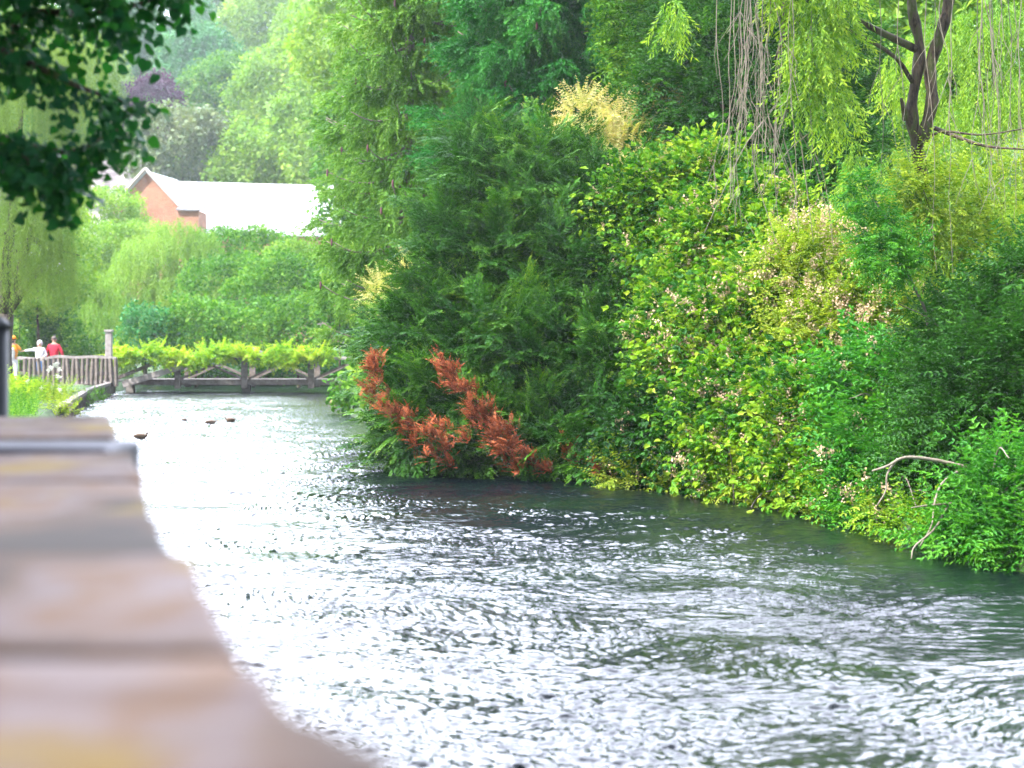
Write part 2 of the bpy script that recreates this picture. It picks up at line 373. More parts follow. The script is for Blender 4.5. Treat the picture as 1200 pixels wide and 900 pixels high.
def height(x, y):
    p = np.stack([x, y], 1); dR, dL = segd(p, RB), segd(p, LB); ins = inside(p); right = dR < dL
    near = np.clip((50-y)/18, 0, 1)
    zr = .12+np.minimum(dR, 7)*(.16+.62*near)+np.maximum(dR-7, 0)*.12
    zl = np.minimum(.35+.25*np.clip((20-y)/20, 0, 1), .1+dL*3)+np.clip(dL-25, 0, 40)*.05
    z = np.where(right, zr, zl)
    z = np.where(y > 78, np.minimum(z, .5+(y-78)*.04), z)
    hill = np.clip(y-135, 0, 140)*.36+np.clip(y-275, 0, 1e3)*.03
    z = z+np.where(y > 135, hill+1.5*np.sin(x*.03)*np.clip((y-135)/50, 0, 1), 0)
    z = z+.08*np.sin(x*1.7+y)*np.cos(y*1.3-x*.6)*np.clip(np.minimum(dR, dL), 0, 1)
    return np.where(ins, -np.clip(np.minimum(dR, dL)*1.5, .05, .9), z)
def gz(x, y): return float(height(np.array([x], float), np.array([y], float))[0])
def grid():
    xs = np.concatenate([np.linspace(-700, -60, 24), np.linspace(-55, -20, 24), np.linspace(-19.5, 14, 170), np.linspace(15, 60, 30), np.linspace(70, 700, 24)])
    ys = np.concatenate([np.linspace(-200, -12, 14), np.linspace(-10, 80, 260), np.linspace(81, 300, 90), np.linspace(320, 900, 20)])
    X, Y = np.meshgrid(xs, ys); Z = height(X.ravel(), Y.ravel()); V = np.stack([X.ravel(), Y.ravel(), Z], 1)
    nx, ny = len(xs), len(ys); i = np.arange(nx-1)[None]+np.arange(ny-1)[:, None]*nx; i = i.ravel()
    return V, np.stack([i, i+1, i+1+nx, i+nx], 1)
gm, nt, out = newmat('river_bank_soil')
tc = N(nt, 'ShaderNodeTexCoord'); no = N(nt, 'ShaderNodeTexNoise'); no.inputs['Scale'].default_value = .9; no.inputs['Detail'].default_value = 10
nt.links.new(tc.outputs['Object'], no.inputs[0])
r = ramp(nt, [(.35, (.02,.03,.012)), (.5, (.035,.075,.02)), (.65, (.07,.14,.03))]); nt.links.new(no.outputs[0], r.inputs[0])
p = N(nt, 'ShaderNodeBsdfPrincipled'); p.inputs['Roughness'].default_value = .95; nt.links.new(r.outputs[0], p.inputs['Base Color'])
b = N(nt, 'ShaderNodeBump'); b.inputs['Distance'].default_value = .3; nt.links.new(no.outputs[0], b.inputs['Height']); nt.links.new(b.outputs[0], p.inputs['Normal'])
nt.links.new(p.outputs[0], out.inputs[0])
V, Q = grid(); tag(obj('ground', mesh_from('ground', V, Q, gm, smooth=True)), None, kind='structure')

# ------------------------------------------------------------ water
def water():
    m, nt, out = newmat('river_water')
    tc = N(nt, 'ShaderNodeTexCoord')
    def nz(scale, st, det, dist=0, rough=.5, off=0):
        mp = N(nt, 'ShaderNodeMapping'); mp.inputs['Scale'].default_value = st; mp.inputs['Rotation'].default_value = (0, 0, math.radians(14)); mp.inputs['Location'].default_value = (off, 0, 0)
        nt.links.new(tc.outputs['Object'], mp.inputs[0])
        n = N(nt, 'ShaderNodeTexNoise'); n.inputs['Scale'].default_value = scale; n.inputs['Detail'].default_value = det; n.inputs['Distortion'].default_value = dist; n.inputs['Roughness'].default_value = rough
        nt.links.new(mp.outputs[0], n.inputs[0]); return n
    def M2(op, a, b):
        x = N(nt, 'ShaderNodeMath'); x.operation = op
        for i, k in enumerate((a, b)):
            if isinstance(k, (int, float)): x.inputs[i].default_value = k
            else: nt.links.new(k, x.inputs[i])
        return x.outputs[0]
    big = nz(.55, (1, 1, 1), 3, .6); mid = nz(3.2, (1, .8, 1), 5, 1.2, .6, 3); fine = nz(13, (1, .8, 1), 4, .5, .6, 9)
    gust = nz(.35, (1, .5, 1), 4, 1., .6, 20)
    gr = ramp(nt, [(.35, (.25,)*3), (.62, (1.,)*3)]); nt.links.new(gust.outputs[0], gr.inputs[0])
    h = M2('MULTIPLY', M2('ADD', M2('MULTIPLY', mid.outputs[0], .012), M2('MULTIPLY', fine.outputs[0], .016)), gr.outputs[0])
    b = N(nt, 'ShaderNodeBump'); b.inputs['Strength'].default_value = 1; b.inputs['Distance'].default_value = 1.0; nt.links.new(h, b.inputs['Height'])
    weed = nz(.5, (1, 1.6, 1), 5, .8, .6, 40)
    wr = ramp(nt, [(.42, (.002,.004,.007)), (.62, (.003,.009,.006)), (.74, (.012,.028,.006))]); nt.links.new(weed.outputs[0], wr.inputs[0])
    p = N(nt, 'ShaderNodeBsdfPrincipled'); p.inputs['Roughness'].default_value = .17; p.inputs['IOR'].default_value = 1.42
    nt.links.new(wr.outputs[0], p.inputs['Base Color']); nt.links.new(b.outputs[0], p.inputs['Normal'])
    nt.links.new(p.outputs[0], out.inputs[0]); return m
def wave_sheet():
    ys = np.concatenate([np.linspace(-30, 5, 40), np.exp(np.linspace(math.log(5.2), math.log(79), 1600))]); K = 1000
    rbx = np.interp(ys, RB[:, 1], RB[:, 0])+1.0; lbx = np.interp(ys, LB[::-1, 1], LB[::-1, 0])-1.0
    lbx = np.where(ys < 6, -2.5, lbx)
    u = np.linspace(0, 1, K); X = lbx[:, None]+(rbx-lbx)[:, None]*u[None]; Y = np.repeat(ys[:, None], K, 1)
    g = np.random.default_rng(3); Z = np.zeros_like(X)
    def warp(s, a): return a*np.sin(s*X+1.3*np.sin(s*.7*Y))+a*.6*np.sin(s*1.7*Y+2*np.sin(s*.9*X))
    Xw = X+warp(.9, .35)+warp(2.7, .1); Yw = Y+warp(1.1, .3)+warp(3.1, .09)
    def gust(s, ph): return .5+.25*np.sin(s*Xw+ph+1.5*np.sin(.6*s*Yw))+.25*np.sin(1.3*s*Yw+2*ph+1.2*np.sin(.8*s*Xw))
    for lo, hi, n, amp, gs in ((.8, 1.8, 14, .0045, .35), (.26, .5, 22, .0027, .9), (.11, .2, 30, .0034, 1.9), (.05, .1, 28, .0025, 3.3)):
        part = np.zeros_like(X)
        for i in range(n):
            lam = g.uniform(lo, hi); k = 2*math.pi/lam; a = math.radians(104)+g.normal()*.45
            part += np.sin(k*(math.cos(a)*Xw+math.sin(a)*Yw)+g.uniform(0, 6.28))
        part /= math.sqrt(n/2); Z += amp*part*(.62+1.05*gust(gs, lo*9)**1.5)*1.25
    dR = np.clip((rbx-1.0)[:, None]-X, 0, 9); calm = .25+.75*np.clip((dR-.3)/2.0, 0, 1)
    Z = Z*calm
    V = np.stack([X.ravel(), Y.ravel(), Z.ravel()], 1); ny = len(ys)
    i = (np.arange(K-1)[None]+np.arange(ny-1)[:, None]*K).ravel()
    return mesh_from('river_water', V, np.stack([i, i+1, i+1+K, i+K], 1), water(), smooth=True)
tag(obj('river_water', wave_sheet()), None, kind='structure')

# ------------------------------------------------------------ trees and shrubs
def B(*a):   # blob: px, py, Y, radius (m) or three radii
    return (P(a[0], a[1], a[2]), a[3] if len(a) == 4 else a[3:6])
def root_at(px, Y): x = (px-600)/F*Y; return np.array((x, Y, gz(x, Y)))
def limbs(parent, base, targets, r0, mat, name='trunk', bend=.3):
    """one trunk mesh with limbs running to the targets"""
    m = MB(); base = np.array(base, float)-(0, 0, .15); ts = np.array(targets, float); mid = base+(ts.mean(0)-base)*.35; mid[:2] = base[:2]*.7+mid[:2]*.3
    m.tube(curve([base, (base+mid)/2+rv()*.04*r0*8, mid], 8), np.linspace(r0*1.15, r0*.8, 8), 9)
    for t in ts:
        k = mid+(t-mid)*.5+rv()*bend*.3; k[2] += bend*.5
        m.tube(curve([mid, k, t], 9), np.linspace(r0*.62, r0*.1, 9), 6)
        for j in range(3):
            s = mid+(t-mid)*(.45+.2*j)+rv()*.05; e = s+rv()*.14*np.linalg.norm(t-mid); m.tube(curve([s, (s+e)/2+rv()*.05, e], 5), np.linspace(r0*.22, r0*.05, 5), 4)
    return m.build(name, mat, parent, True)
def tree(name, label, cat, px, Y, blobs, kind, mat, dens, scale=1., group=None, r0=.15, trunk=True, **k):
    b = root_at(px, Y); t = thing(name, label, cat, b, group)
    foliage(t, blobs, kind, mat, dens, scale, **k)
    if trunk: limbs(t, b, [np.array(c[0]) for c in blobs[:7]], r0, M['bark'])
    return t
FT = 'trees on the far hillside'
# far hillside trees
far = [
 (25, 90, 175, 7, 7, 'broad_mid', 'mid green round tree on the hill behind the left willow'),
 (95, 110, 185, 6, 6, 'broad_pale', 'yellow green tree on the hill left of the purple tree'),
 (120, 35, 225, 7, 6, 'broad_blue', 'blue green tree at the top edge above the dark hanging leaves'),
 (178, 128, 178, 3.1, 3.9, 'copper', 'purple copper leaved tree on the hillside'),
 (195, 28, 235, 6, 6, 'broad_blue', 'dark blue green tree highest on the hill above the purple tree'),
 (235, 82, 205, 5.5, 4.5, 'broad_blue', 'blue green spreading tree right above the purple tree'),
 (255, 20, 250, 6, 6, 'broad_mid', 'mid green tree at the top edge right of the dark blue green ones'),
 (213, 178, 150, 4.6, 3.9, 'broad_grey', 'grey green rounded tree directly behind the brick gable'),
 (272, 118, 180, 5, 4.5, 'broad_mid', 'layered green tree above the left end of the white roof'),
 (318, 40, 215, 6, 6, 'broad_pale', 'pale green feathery tree at the top edge of the hill'),
 (330, 130, 165, 5, 6, 'broad_pale', 'tall pale yellow green tree rising behind the white roof'),
 (292, 190, 148, 3.6, 3.4, 'broad_pale', 'small pale green tree just behind the middle of the white roof'),
 (375, 165, 145, 4, 6, 'broad_pale', 'pale green tree behind the right end of the white roof'),
 (385, 55, 190, 6, 6, 'broad_pale', 'bright light green tree on the hill left of the tall spruce'),
 (150, 205, 165, 3.5, 3, 'broad_mid', 'low green tree on the hill left of the brick gable'),
 (300, -15, 262, 8, 6, 'broad_mid', 'tree on the skyline of the hill above the pale feathery one'),
 (235, -35, 268, 8, 6, 'broad_blue', 'blue green tree on the skyline right of the dark hanging leaves'),
 (365, -15, 258, 8, 7, 'broad_mid', 'tree on the skyline left of the spruce top'),
 (60, 190, 160, 6, 5, 'broad_mid', 'green tree low on the hill behind the left willow'),
]
for px, py, Y, rx, rz, mt, lab in far:
    nm = 'copper_beech' if mt == 'copper' else 'hillside_tree'
    b = [(P(px, py, Y), (rx, rx, rz))]; top = P(px, py, Y)
    tree(nm, lab, 'tree', px, Y, b, 'ball_far', M[mt], 2.2 if mt != 'copper' else 4, 1. if mt != 'copper' else .7, FT, .35, sub=22, rs=(.25, .45), dirmix=(1, .2, .6), ls=.25, depth=.6)
# undergrowth of the hill
n = 5200; x = rng.uniform(-75, 60, n); y = rng.uniform(125, 285, n); z = height(x, y)
sc_u = scatter('hillside_undergrowth', TP['ball_far'], np.stack([x, y, z+.8+1.2*R(n)], 1), rng.normal(size=(n, 3)), M['broad_mid'], None, 2.2)
tag(sc_u, 'green undergrowth covering the far hillside', 'undergrowth', kind='stuff')
# belt of trees between river and hill, right of the view of the buildings
belt = [
 (465, 200, 95, 4, 7, 'broad_mid', 'pale green tree showing left of and through the tall spruce'),
 (470, 40, 100, 6, 7, 'broad_pale', 'light green tall tree behind the top of the spruce'),
 (560, 60, 75, 5, 7, 'broad_mid', 'mid green tree behind the two spruces'),
 (680, 40, 70, 5, 7, 'broad_mid', 'broadleaved tree behind the deep green spruce'),
 (790, 20, 60, 5, 7, 'broad_mid', 'tree at the top edge right of the deep green spruce'),
 (900, 10, 50, 4.5, 6, 'broad_mid', 'dark tree behind the bare hanging twigs'),
 (1030, 60, 42, 4, 6, 'broad_mid', 'green tree behind the twisted willow trunk'),
 (1150, 80, 36, 3.6, 5, 'broad_pale', 'yellow green tree in the top right corner'),
 (560, 260, 62, 4, 4, 'broad_mid', 'green tree low behind the left side of the yew'),
 (700, 240, 58, 4, 4.5, 'broad_mid', 'green tree behind the middle of the yew'),
]
for px, py, Y, rx, rz, mt, lab in belt:
    tree('background_tree', lab, 'tree', px, Y, [(P(px, py, Y), (rx, rx, rz))], 'ball_mid' if Y < 65 else 'ball_far', M[mt], 7 if Y < 65 else 3, 1.15 if Y < 65 else .8, 'trees behind the right bank', .3, sub=26, rs=(.22, .42), dirmix=(1, .2, .6), ls=.4, depth=.6)

def willow(name, label, px, Y, blobs, mat, kind, dens, scale, dome=True, group=None, r0=.3, hangf=.85):
    b = root_at(px, Y); t = thing(name, label, 'willow tree', b, group)
    foliage(t, blobs, kind, mat, dens, scale, dirmix=(.5, 0, .35), hang=hangf, depth=.75, sub=14, rs=(.3, .55), ls=.5)
    limbs(t, b, [np.array(c[0]) for c in blobs[:6]], r0, M['bark']); return t
# left weeping willow, behind the dark branch
willow('weeping_willow', 'yellow green weeping willow at the left edge behind the dark branch', 5, 52,
  [B(35,60,52,1.6,1.6,1.8), B(20,150,51,1.7,1.6,2.2), B(70,170,52,.8,1,1.6), B(15,250,50,1.4,1.4,1.7), B(70,290,51,.6,.8,.9), B(-60,150,53,2.5,2,5), B(95,70,54,1,1,1.1)], M['willow_far'], 'strand', 42, 1.15)
willow('weeping_willow', 'pale round headed weeping willow in front of the brick gable', 205, 92,
  [B(205,300,92,2.8,2.6,1.8), B(165,325,90,1.9,1.9,2.1), B(235,315,91,1.4,1.6,1.8), B(200,350,89,2.4,2,1.9), B(130,350,88,1.6,1.8,1.8), B(230,290,92,1.2,1.4,1.2)], M['willow_far2'], 'strand_big', 9, .8)
willow('weeping_willow', 'low weeping willow with strands down to the railing, left of the post', 85, 80,
  [B(95,345,80,2,1.8,1.8), B(60,375,78,1.6,1.5,1.8), B(125,385,79,1.5,1.5,1.4), B(100,390,77,1.6,1.5,1.3)], M['willow_far2'], 'strand_big', 10, .7)
# middle distance shrubs
mids = [
 (105, 265, 112, 4, 2.6, 'broad_pale', 'pale yellow green tree left of the brick gable'),
 (45, 305, 70, 2.6, 2.6, 'broad_pale', 'light green shrub under the left weeping willow'),
 (140, 292, 105, 3.4, 1.7, 'broad_pale', 'sunlit yellow green shrub below the brick gable'),
 (300, 305, 98, 4, 1.9, 'broad_mid', 'wide light green shrub below the white roof'),
 (360, 318, 95, 3.0, 1.7, 'broad_pale', 'bright green bush below the right end of the white roof'),
 (265, 350, 86, 2.6, 2.1, 'broad_mid', 'round green tree right of the round headed willow'),
 (325, 345, 82, 2.4, 2.1, 'broad_mid', 'deeper green round tree behind the middle of the bridge'),
 (230, 385, 76, 1.7, 1.5, 'broad_mid', 'mid green bush behind the left half of the bridge'),
 (290, 390, 75, 1.9, 1.4, 'broad_mid', 'mid green bush just above the vines on the bridge'),
 (350, 385, 74, 1.7, 1.5, 'broad_mid', 'dark green bush behind the right half of the bridge'),
 (398, 350, 72, 1.2, 1.8, 'broad_mid', 'green shrub by the far bank left of the yew'),
 (170, 392, 76, 1.5, 1.3, 'broad_blue', 'small blue green bush behind the post at the bridge end'),
 (25, 370, 72, 2.2, 2, 'broad_mid', 'green bush behind the people by the railing'),
 (75, 405, 72, 1.6, 1.2, 'broad_mid', 'low bush behind the railing right of the man in red'),
 (425, 310, 56, 1.2, 1.5, 'broad_pale', 'sunlit yellow green bush between the spruce and the yew'),
 (438, 385, 48, .7, 1.2, 'broad_mid', 'green bush on the far right bank left of the yew'),
 (416, 457, 47, .55, .5, 'broad_mid', 'low green plants at the water edge beside the tan duck'),
 (436, 448, 44, .45, .6, 'broad_pale', 'small pale green bush low by the water left of the yew'),
]
for px, py, Y, rx, rz, mt, lab in mids:
    tree('riverside_bush' if rx < 3 else 'broadleaf_tree', lab, 'bush' if rx < 3 else 'tree', px, Y, [(P(px, py, Y), (rx, rx*.9, rz))], 'ball_mid', M[mt], 7.5, .9, 'bushes beyond the bridge', .1, sub=22, rs=(.25, .48), dirmix=(1, .2, .6), ls=.5, depth=.6)
# plants reaching the water beneath the bridge
n = 900; x = rng.uniform(-16, -5, n); y = rng.uniform(77.5, 80, n)
o = scatter('bank_undergrowth', TP['ball_mid'], np.stack([x, y, .2+1.3*R(n)], 1), rng.normal(size=(n, 3)), M['lush'], None, .8)
tag(o, 'dark green undergrowth on the bank behind the footbridge', 'undergrowth', kind='stuff')

# ---- spruces
def spruce(label, px, Y, height_, rmax, mat, dz=.5, nb=9, tails=1., cones=10, bare=0.3, seed=1, topz=13):
    b = root_at(px, Y); t = thing('spruce_tree', label, 'spruce tree', b, 'spruces on the right bank')
    m = MB(); m.tube([b-(0, 0, .2), b+(.05, 0, height_*.5), b+(0, 0, height_)], (.19, .12, .02), 10); tr = m.build('trunk', M['bark_grey'], t, True)
    mb = MB(); PP, DD = [], []; tips = []
    z = 2.3
    while z < height_-.4:
        f = (.75+.25*min(1, z/6))*(1-(z/height_)**2*.75); k = nb
        for j in range(k):
            a = 2*math.pi*(j+R())/k; 
            if math.sin(a) > .55 and R() < .6: continue
            L = rmax*f*(.65+.5*R()); dr = np.array((math.cos(a), math.sin(a), 0)); s = b+np.array((0, 0, z+.3*R()))
            dro = .10+.14*R(); up = .22
            pts = [s+dr*L*u+np.array((0, 0, -dro*L*math.sin(u*2.6)*1.1+up*L*max(0, u-.6)**1.5)) for u in np.linspace(0, 1, 7)]
            mb.tube(pts, np.linspace(.034, .010, 7), 4)
            cp = curve(pts, 24); side = np.array((-dr[1], dr[0], 0)); nc = int(5.5*L*tails)+2
            for i in range(nc):
                u = .22+.78*(i+.7*R())/nc; q = cp[min(23, int(u*23))]
                for s_ in (-1, 1):
                    if R() < .15: continue
                    w = .3*L*(1-.7*u)*R(); a0 = q+side*s_*w
                    for kk in range(6 if tails < 1 else 9):
                        PP.append(a0+rv()*np.array((.07, .07, .04))); DD.append(dr*(.15+.8*u**3)+side*s_*.25+np.array((0, 0, -1.1+.8*u**4))+.22*rv())
            tips.append(pts[-1])
        z += dz*(.8+.4*R())
    mb.build('branch', M['bark_grey'], t, True)
    PP = np.array(PP); DD = np.array(DD); g = (PP[:, 2] > .3) & (PP[:, 2] < topz)
    scatter('foliage', TP['tail'], PP[g], DD[g], mat, t, 1.1, np.clip(.5*lowfreq(PP[g], .8)+.5*R(g.sum()), 0, 1))
    vis = [q for q in tips if q[2] < H+.2*q[1] and q[2] > 3 and q[1] < Y]; random.shuffle(vis)
    for q in vis[:cones]:
        c = MB(); c.tube([q+(0, 0, .06-.03*i) for i in range(7)], (.006, .02, .026, .028, .025, .018, .006), 7); c.build('cone', M['conem'], t, True)
    return t
M['conem'] = flat('purple_brown_cone', (.13,.055,.07), .8)
spruce('tall open spruce with pale bare branch lines and drooping foliage', 478, 38, 14.5, 2.35, M['spruce'], .7, 9, .7, 16)
spruce('dense deep green spruce right of the open one', 640, 35.5, 15, 2.5, M['spruce_deep'], .42, 11, 1.2, 8)
spruce('deep green spruce hidden behind the pale cream shrub', 745, 37, 14, 2.3, M['spruce_deep'], .45, 10, 1.1, 0)

# ---- pale cream shrub
tree('cream_leaved_shrub', 'cream and yellow leaved shrub above the yew', 'shrub', 735, 31.5, [B(735,172,30.2,.8,.6,.6), B(690,145,31,.5,.5,.45), B(795,215,28.6,.5,.4,.4), B(770,135,31,.45,.5,.4), B(715,205,29.6,.4,.3,.35)], 'small', M['cream'], 130, 1.1, None, .06)
tree('cream_leaved_shrub', 'pale cream flowering shrub left of the yew crown', 'shrub', 478, 31, [B(478,330,31,.32,.3,.4), B(450,350,31,.25,.3,.3)], 'small', M['cream'], 150, 1., None, .04)
# ---- yew with dead orange boughs
yb = root_at(655, 28.5); yt = thing('yew_tree', 'broad dark green yew leaning over the water with dead orange boughs', 'yew tree', yb)
yblobs = [B(600,235,28.5,1.15,1.,.95), B(690,270,28,1.2,1.,1.1), B(552,300,28,.95,.9,.8), B(620,330,27.5,1.4,1.1,1.1), B(720,360,27,1.2,1.,1.2), B(532,375,27.3,.85,.8,.75),
  B(590,430,26.6,1.25,1.,1.), B(680,450,26,1.2,.9,1.1), B(503,450,26.8,.65,.7,.6), B(530,500,26,.85,.8,.6), B(620,515,25.6,.95,.8,.65), B(700,525,25,.9,.8,.55),
  B(482,520,26.6,.42,.5,.42), B(482,400,27.5,.33,.4,.3), B(462,425,29,.25,.4,.4), B(745,470,25.4,.8,.7,.8), B(560,180,29.5,.5,.5,.4), B(498,340,28.5,.3,.4,.25), B(640,190,29.5,.7,.6,.5)]
foliage(yt, yblobs, 'yewbough', M['yew'], 15, 1.05, dirmix=(.9, .5, .4), sub=20, rs=(.2, .4), depth=.6, back=.15, ls=1.6)
foliage(yt, [(c, np.array(r)*.8) for c, r in yblobs], 'yewbough', M['yew'], 7, 1.2, dirmix=(.9, .3, .5), sub=8, depth=.4, back=.1, name='inner_foliage')
limbs(yt, yb, [np.array(c[0]) for c in yblobs[:9]], .16, M['bark'])
def spraybough(parent, pts, wid, tpl, mat, n, name, bark, scale=.9, r=.018):
    cp = curve(pts, 40); m = MB(); m.tube(cp, np.linspace(r, .004, 40), 5)
    for i in range(26):
        q = cp[rng.integers(2, 36)]; e = q+rv()*wid*.75; m.tube(curve([q, (q+e)/2+.03*rv(), e], 4), (.006, .004, .003, .002), 4)
    nc = 34; ci = np.sort(rng.integers(1, 40, nc)); cc = cp[ci]+rng.normal(size=(nc, 3))*wid*.42*(1.15-ci/39*.8)[:, None]; wh = rng.integers(0, nc, n); cr_ = wid*(.12+.2*R(nc))
    pos = cc[wh]+rng.normal(size=(n, 3))*cr_[wh][:, None]*.62; d = nrm(cp[-1]-cp[0])*.8+rng.normal(size=(n, 3))*.5+np.array((0, 0, .3))
    f = scatter(name, tpl, pos, d, mat, parent, scale); b = m.build(name, bark, f); b.name = 'twig'; b.location = (0, 0, 0); return f
for pts, w, n in [([P(668,556,24.0), P(632,541,24.1), P(590,515,24.2), P(555,487,24.3), P(536,455,24.4), P(524,422,24.5)], .34, 620),
                  ([P(610,545,24.7), P(590,520,24.6), P(575,500,24.6), P(572,478,24.6)], .2, 180),
                  ([P(550,530,24.4), P(505,517,24.6), P(472,490,24.8), P(452,455,25), P(440,422,25.1)], .32, 460),
                  ([P(480,500,24.8), P(455,480,25), P(430,453,25.1)], .2, 110),
                  ([P(675,545,24.4), P(668,530,24.3), P(665,518,24.3)], .09, 36), ([P(720,565,23.6), P(705,555,23.5), P(698,545,23.5)], .09, 36)]:
    f = spraybough(yt, pts, w, TP['yew'], M['deadyew'], n, 'dead_bough', M['bark_grey'], .55); f['label'] = 'dead orange brown bough'
# ---- right bank
G = 'bramble bushes on the right bank'
def bramble(label, px, Y, blobs, mat='bramble', fl=.12, dens=150, kind='bramble', nm='bramble_bush', cat='bramble bush', sc_=1., group=G, stems=5):
    b = root_at(px, Y); t = thing(nm, label, cat, b, group)
    L = lumps(blobs, 16, (.25, .45)); p, n = surf(L, dens, .66, .12); g = p[:, 2] > .02; p, n = p[g], n[g]
    scatter('foliage', TP[kind], p, .9*n+np.array((0, 0, .25))+.5*rng.normal(size=n.shape), M[mat], t, sc_, np.clip(.55*lowfreq(p, 1.4)+.5*R(len(p)), 0, 1), svar=.42)
    if nm == 'bramble_bush':
        p2, n2_ = surf(L, dens*.35, .9, .05); g = (p2[:, 2] > .05) & (lowfreq(p2, 1.) > .45); p2, n2_ = p2[g], n2_[g]
        scatter('shoot_tips', TP['small'], p2+n2_*.05, n2_+np.array((0, 0, .5))+.5*rng.normal(size=n2_.shape), M['bramble_lime'], t, 1.)
    if fl:
        pf, nf = surf(L, dens*fl*1.6, 1.0, 0); g = (R(len(pf)) < .2+.8*(lowfreq(pf, 2.) > .5)) & (pf[:, 2] > .1); pf, nf = pf[g], nf[g]
        fo = scatter('blossom', TP['panicle'], pf+nf*.13, nf+np.array((0, 0, .6))+.3*rng.normal(size=nf.shape), M['flower'], t, 1.25); fo['kind'] = 'stuff'
    for i in range(stems):
        c, rr = L[rng.integers(0, len(L))]; s = np.array(b)+rv()*.1; e = c+rv()*.2+(0, -.3, .2); m = MB(); m.tube(curve([s, (s+e)/2+(0, 0, .4), e], 10), np.linspace(.012, .004, 10), 4); m.build('stem', M['bark_grey'], t)
    return t
bramble('bramble bush high on the bank between the yew and the bare hanging twigs', 800, 27, [B(770,255,27,.8,.7,.7), B(830,235,27,.9,.7,.7), B(790,320,26.4,.75,.7,.7)], fl=.06)
bramble('flowering bramble bush at middle height right beside the yew', 850, 25, [B(850,310,25.4,.85,.7,.8), B(800,390,24.8,.5,.6,.6), B(890,270,26,.8,.7,.7)], fl=.16)
bramble('bramble bush with many pinkish flower heads on the middle of the bank', 870, 23.5, [B(850,420,23.8,.8,.7,.8), B(910,370,23.8,.75,.7,.8), B(890,460,23,.6,.6,.6)], fl=.24)
bramble('low dark bramble bush at the water just right of the yew', 780, 23.8, [B(775,520,23.8,.5,.5,.5), B(800,480,23.9,.5,.5,.55), B(755,550,23.7,.4,.4,.3), B(830,540,23,.4,.4,.4)], fl=.05, mat='darkbush')
bramble('bramble bush hanging to the water with beige flowers, mid bank', 870, 22, [B(870,540,22,.55,.5,.45), B(920,500,21.8,.6,.5,.55), B(910,560,21.4,.5,.4,.35), B(850,500,22.6,.45,.5,.5)], fl=.2)
bramble('sunlit lime green climbing shrub in the middle of the bank', 970, 22.2, [B(960,330,23.3,.8,.7,.8), B(960,410,22.4,.7,.6,.75), B(1010,380,22.4,.7,.7,.7)], 'bramble_lime', .2, 170, 'small', 'lime_shrub', 'shrub', 1.1, None)
bramble('green leafy bush with small flowers above the water, right of middle', 980, 20.5, [B(970,500,20.8,.65,.5,.6), B(960,570,20.3,.45,.4,.35), B(1010,555,19.8,.4,.4,.4)], 'bramble', .2)
bramble('sprawling lush green plant with glossy leaves behind the arched bare branch', 1040, 19.4, [B(1040,470,19.8,.75,.6,.65), B(1030,540,19,.6,.5,.5), B(1000,600,18.8,.3,.3,.2), B(1080,560,18.3,.5,.5,.4)], 'lush', .03, 150, 'lush', 'leafy_shrub', 'shrub', 1., None)
bramble('dark green dense bush at the right edge above the nettles', 1150, 18, [B(1130,430,18.6,.6,.6,.65), B(1180,410,18,.55,.6,.7), B(1150,480,17.6,.7,.6,.7), B(1200,460,17.2,.5,.5,.8), B(1100,530,17.6,.4,.5,.4), B(1225,350,18,.5,.6,.5)], 'darkbush', 0, 190, 'small', 'dark_shrub', 'shrub', 1.2, None)
bramble('clump of bright green nettles leaning over the water at the right edge', 1170, 15.6, [B(1150,610,15.8,.38,.4,.3), B(1190,580,15.6,.4,.4,.35), B(1215,620,15.2,.35,.4,.3), B(1110,640,16.2,.2,.25,.15), B(1180,645,15.2,.25,.3,.15)], 'lush', 0, 190, 'nettle', 'nettle_clump', 'plant', .75, None)
bramble('low light green plants at the foot of the bank under the arched branch', 1040, 18, [B(1040,600,18,.3,.3,.22), B(985,590,19.2,.3,.3,.2), B(1070,625,17,.25,.3,.2)], 'bramble', .1, 180, 'small', 'bank_plant', 'plant', 1., None)
bramble('strip of leafy plants at the foot of the bank left of the arched branch', 860, 21.3, [B(860,575,21.6,.3,.3,.15), B(910,590,20.8,.3,.3,.15), B(800,570,22.8,.3,.3,.12), B(950,598,20.1,.25,.3,.15), B(730,560,23.4,.3,.3,.15)], 'bramble_lime', .12, 180, 'small', 'bank_plant', 'plant', 1., None)
tree('broadleaf_tree', 'dark green broadleaved tree behind the bare hanging twigs', 'tree', 880, 29.5, [B(860,110,30,1.5,1,1.3), B(940,160,29.5,1.2,1,1.1), B(820,60,31,1.1,1,1.1), B(930,60,30,1.4,1,1.2), B(990,210,28,.9,.8,.8), B(800,150,30.5,.8,.8,.8)], 'lush', M['darkbush'], 90, 1.1, None, .14, sub=16)
tree('broadleaf_tree', 'mid green tree at the top edge right of the deep green spruce', 'tree', 800, 32, [B(790,50,32,1.1,1,1.2), B(840,10,32,1.2,1,1.1), B(770,-30,32,1.2,1,1.2)], 'lush', M['broad_mid'], 90, 1.2, None, .1, sub=16)
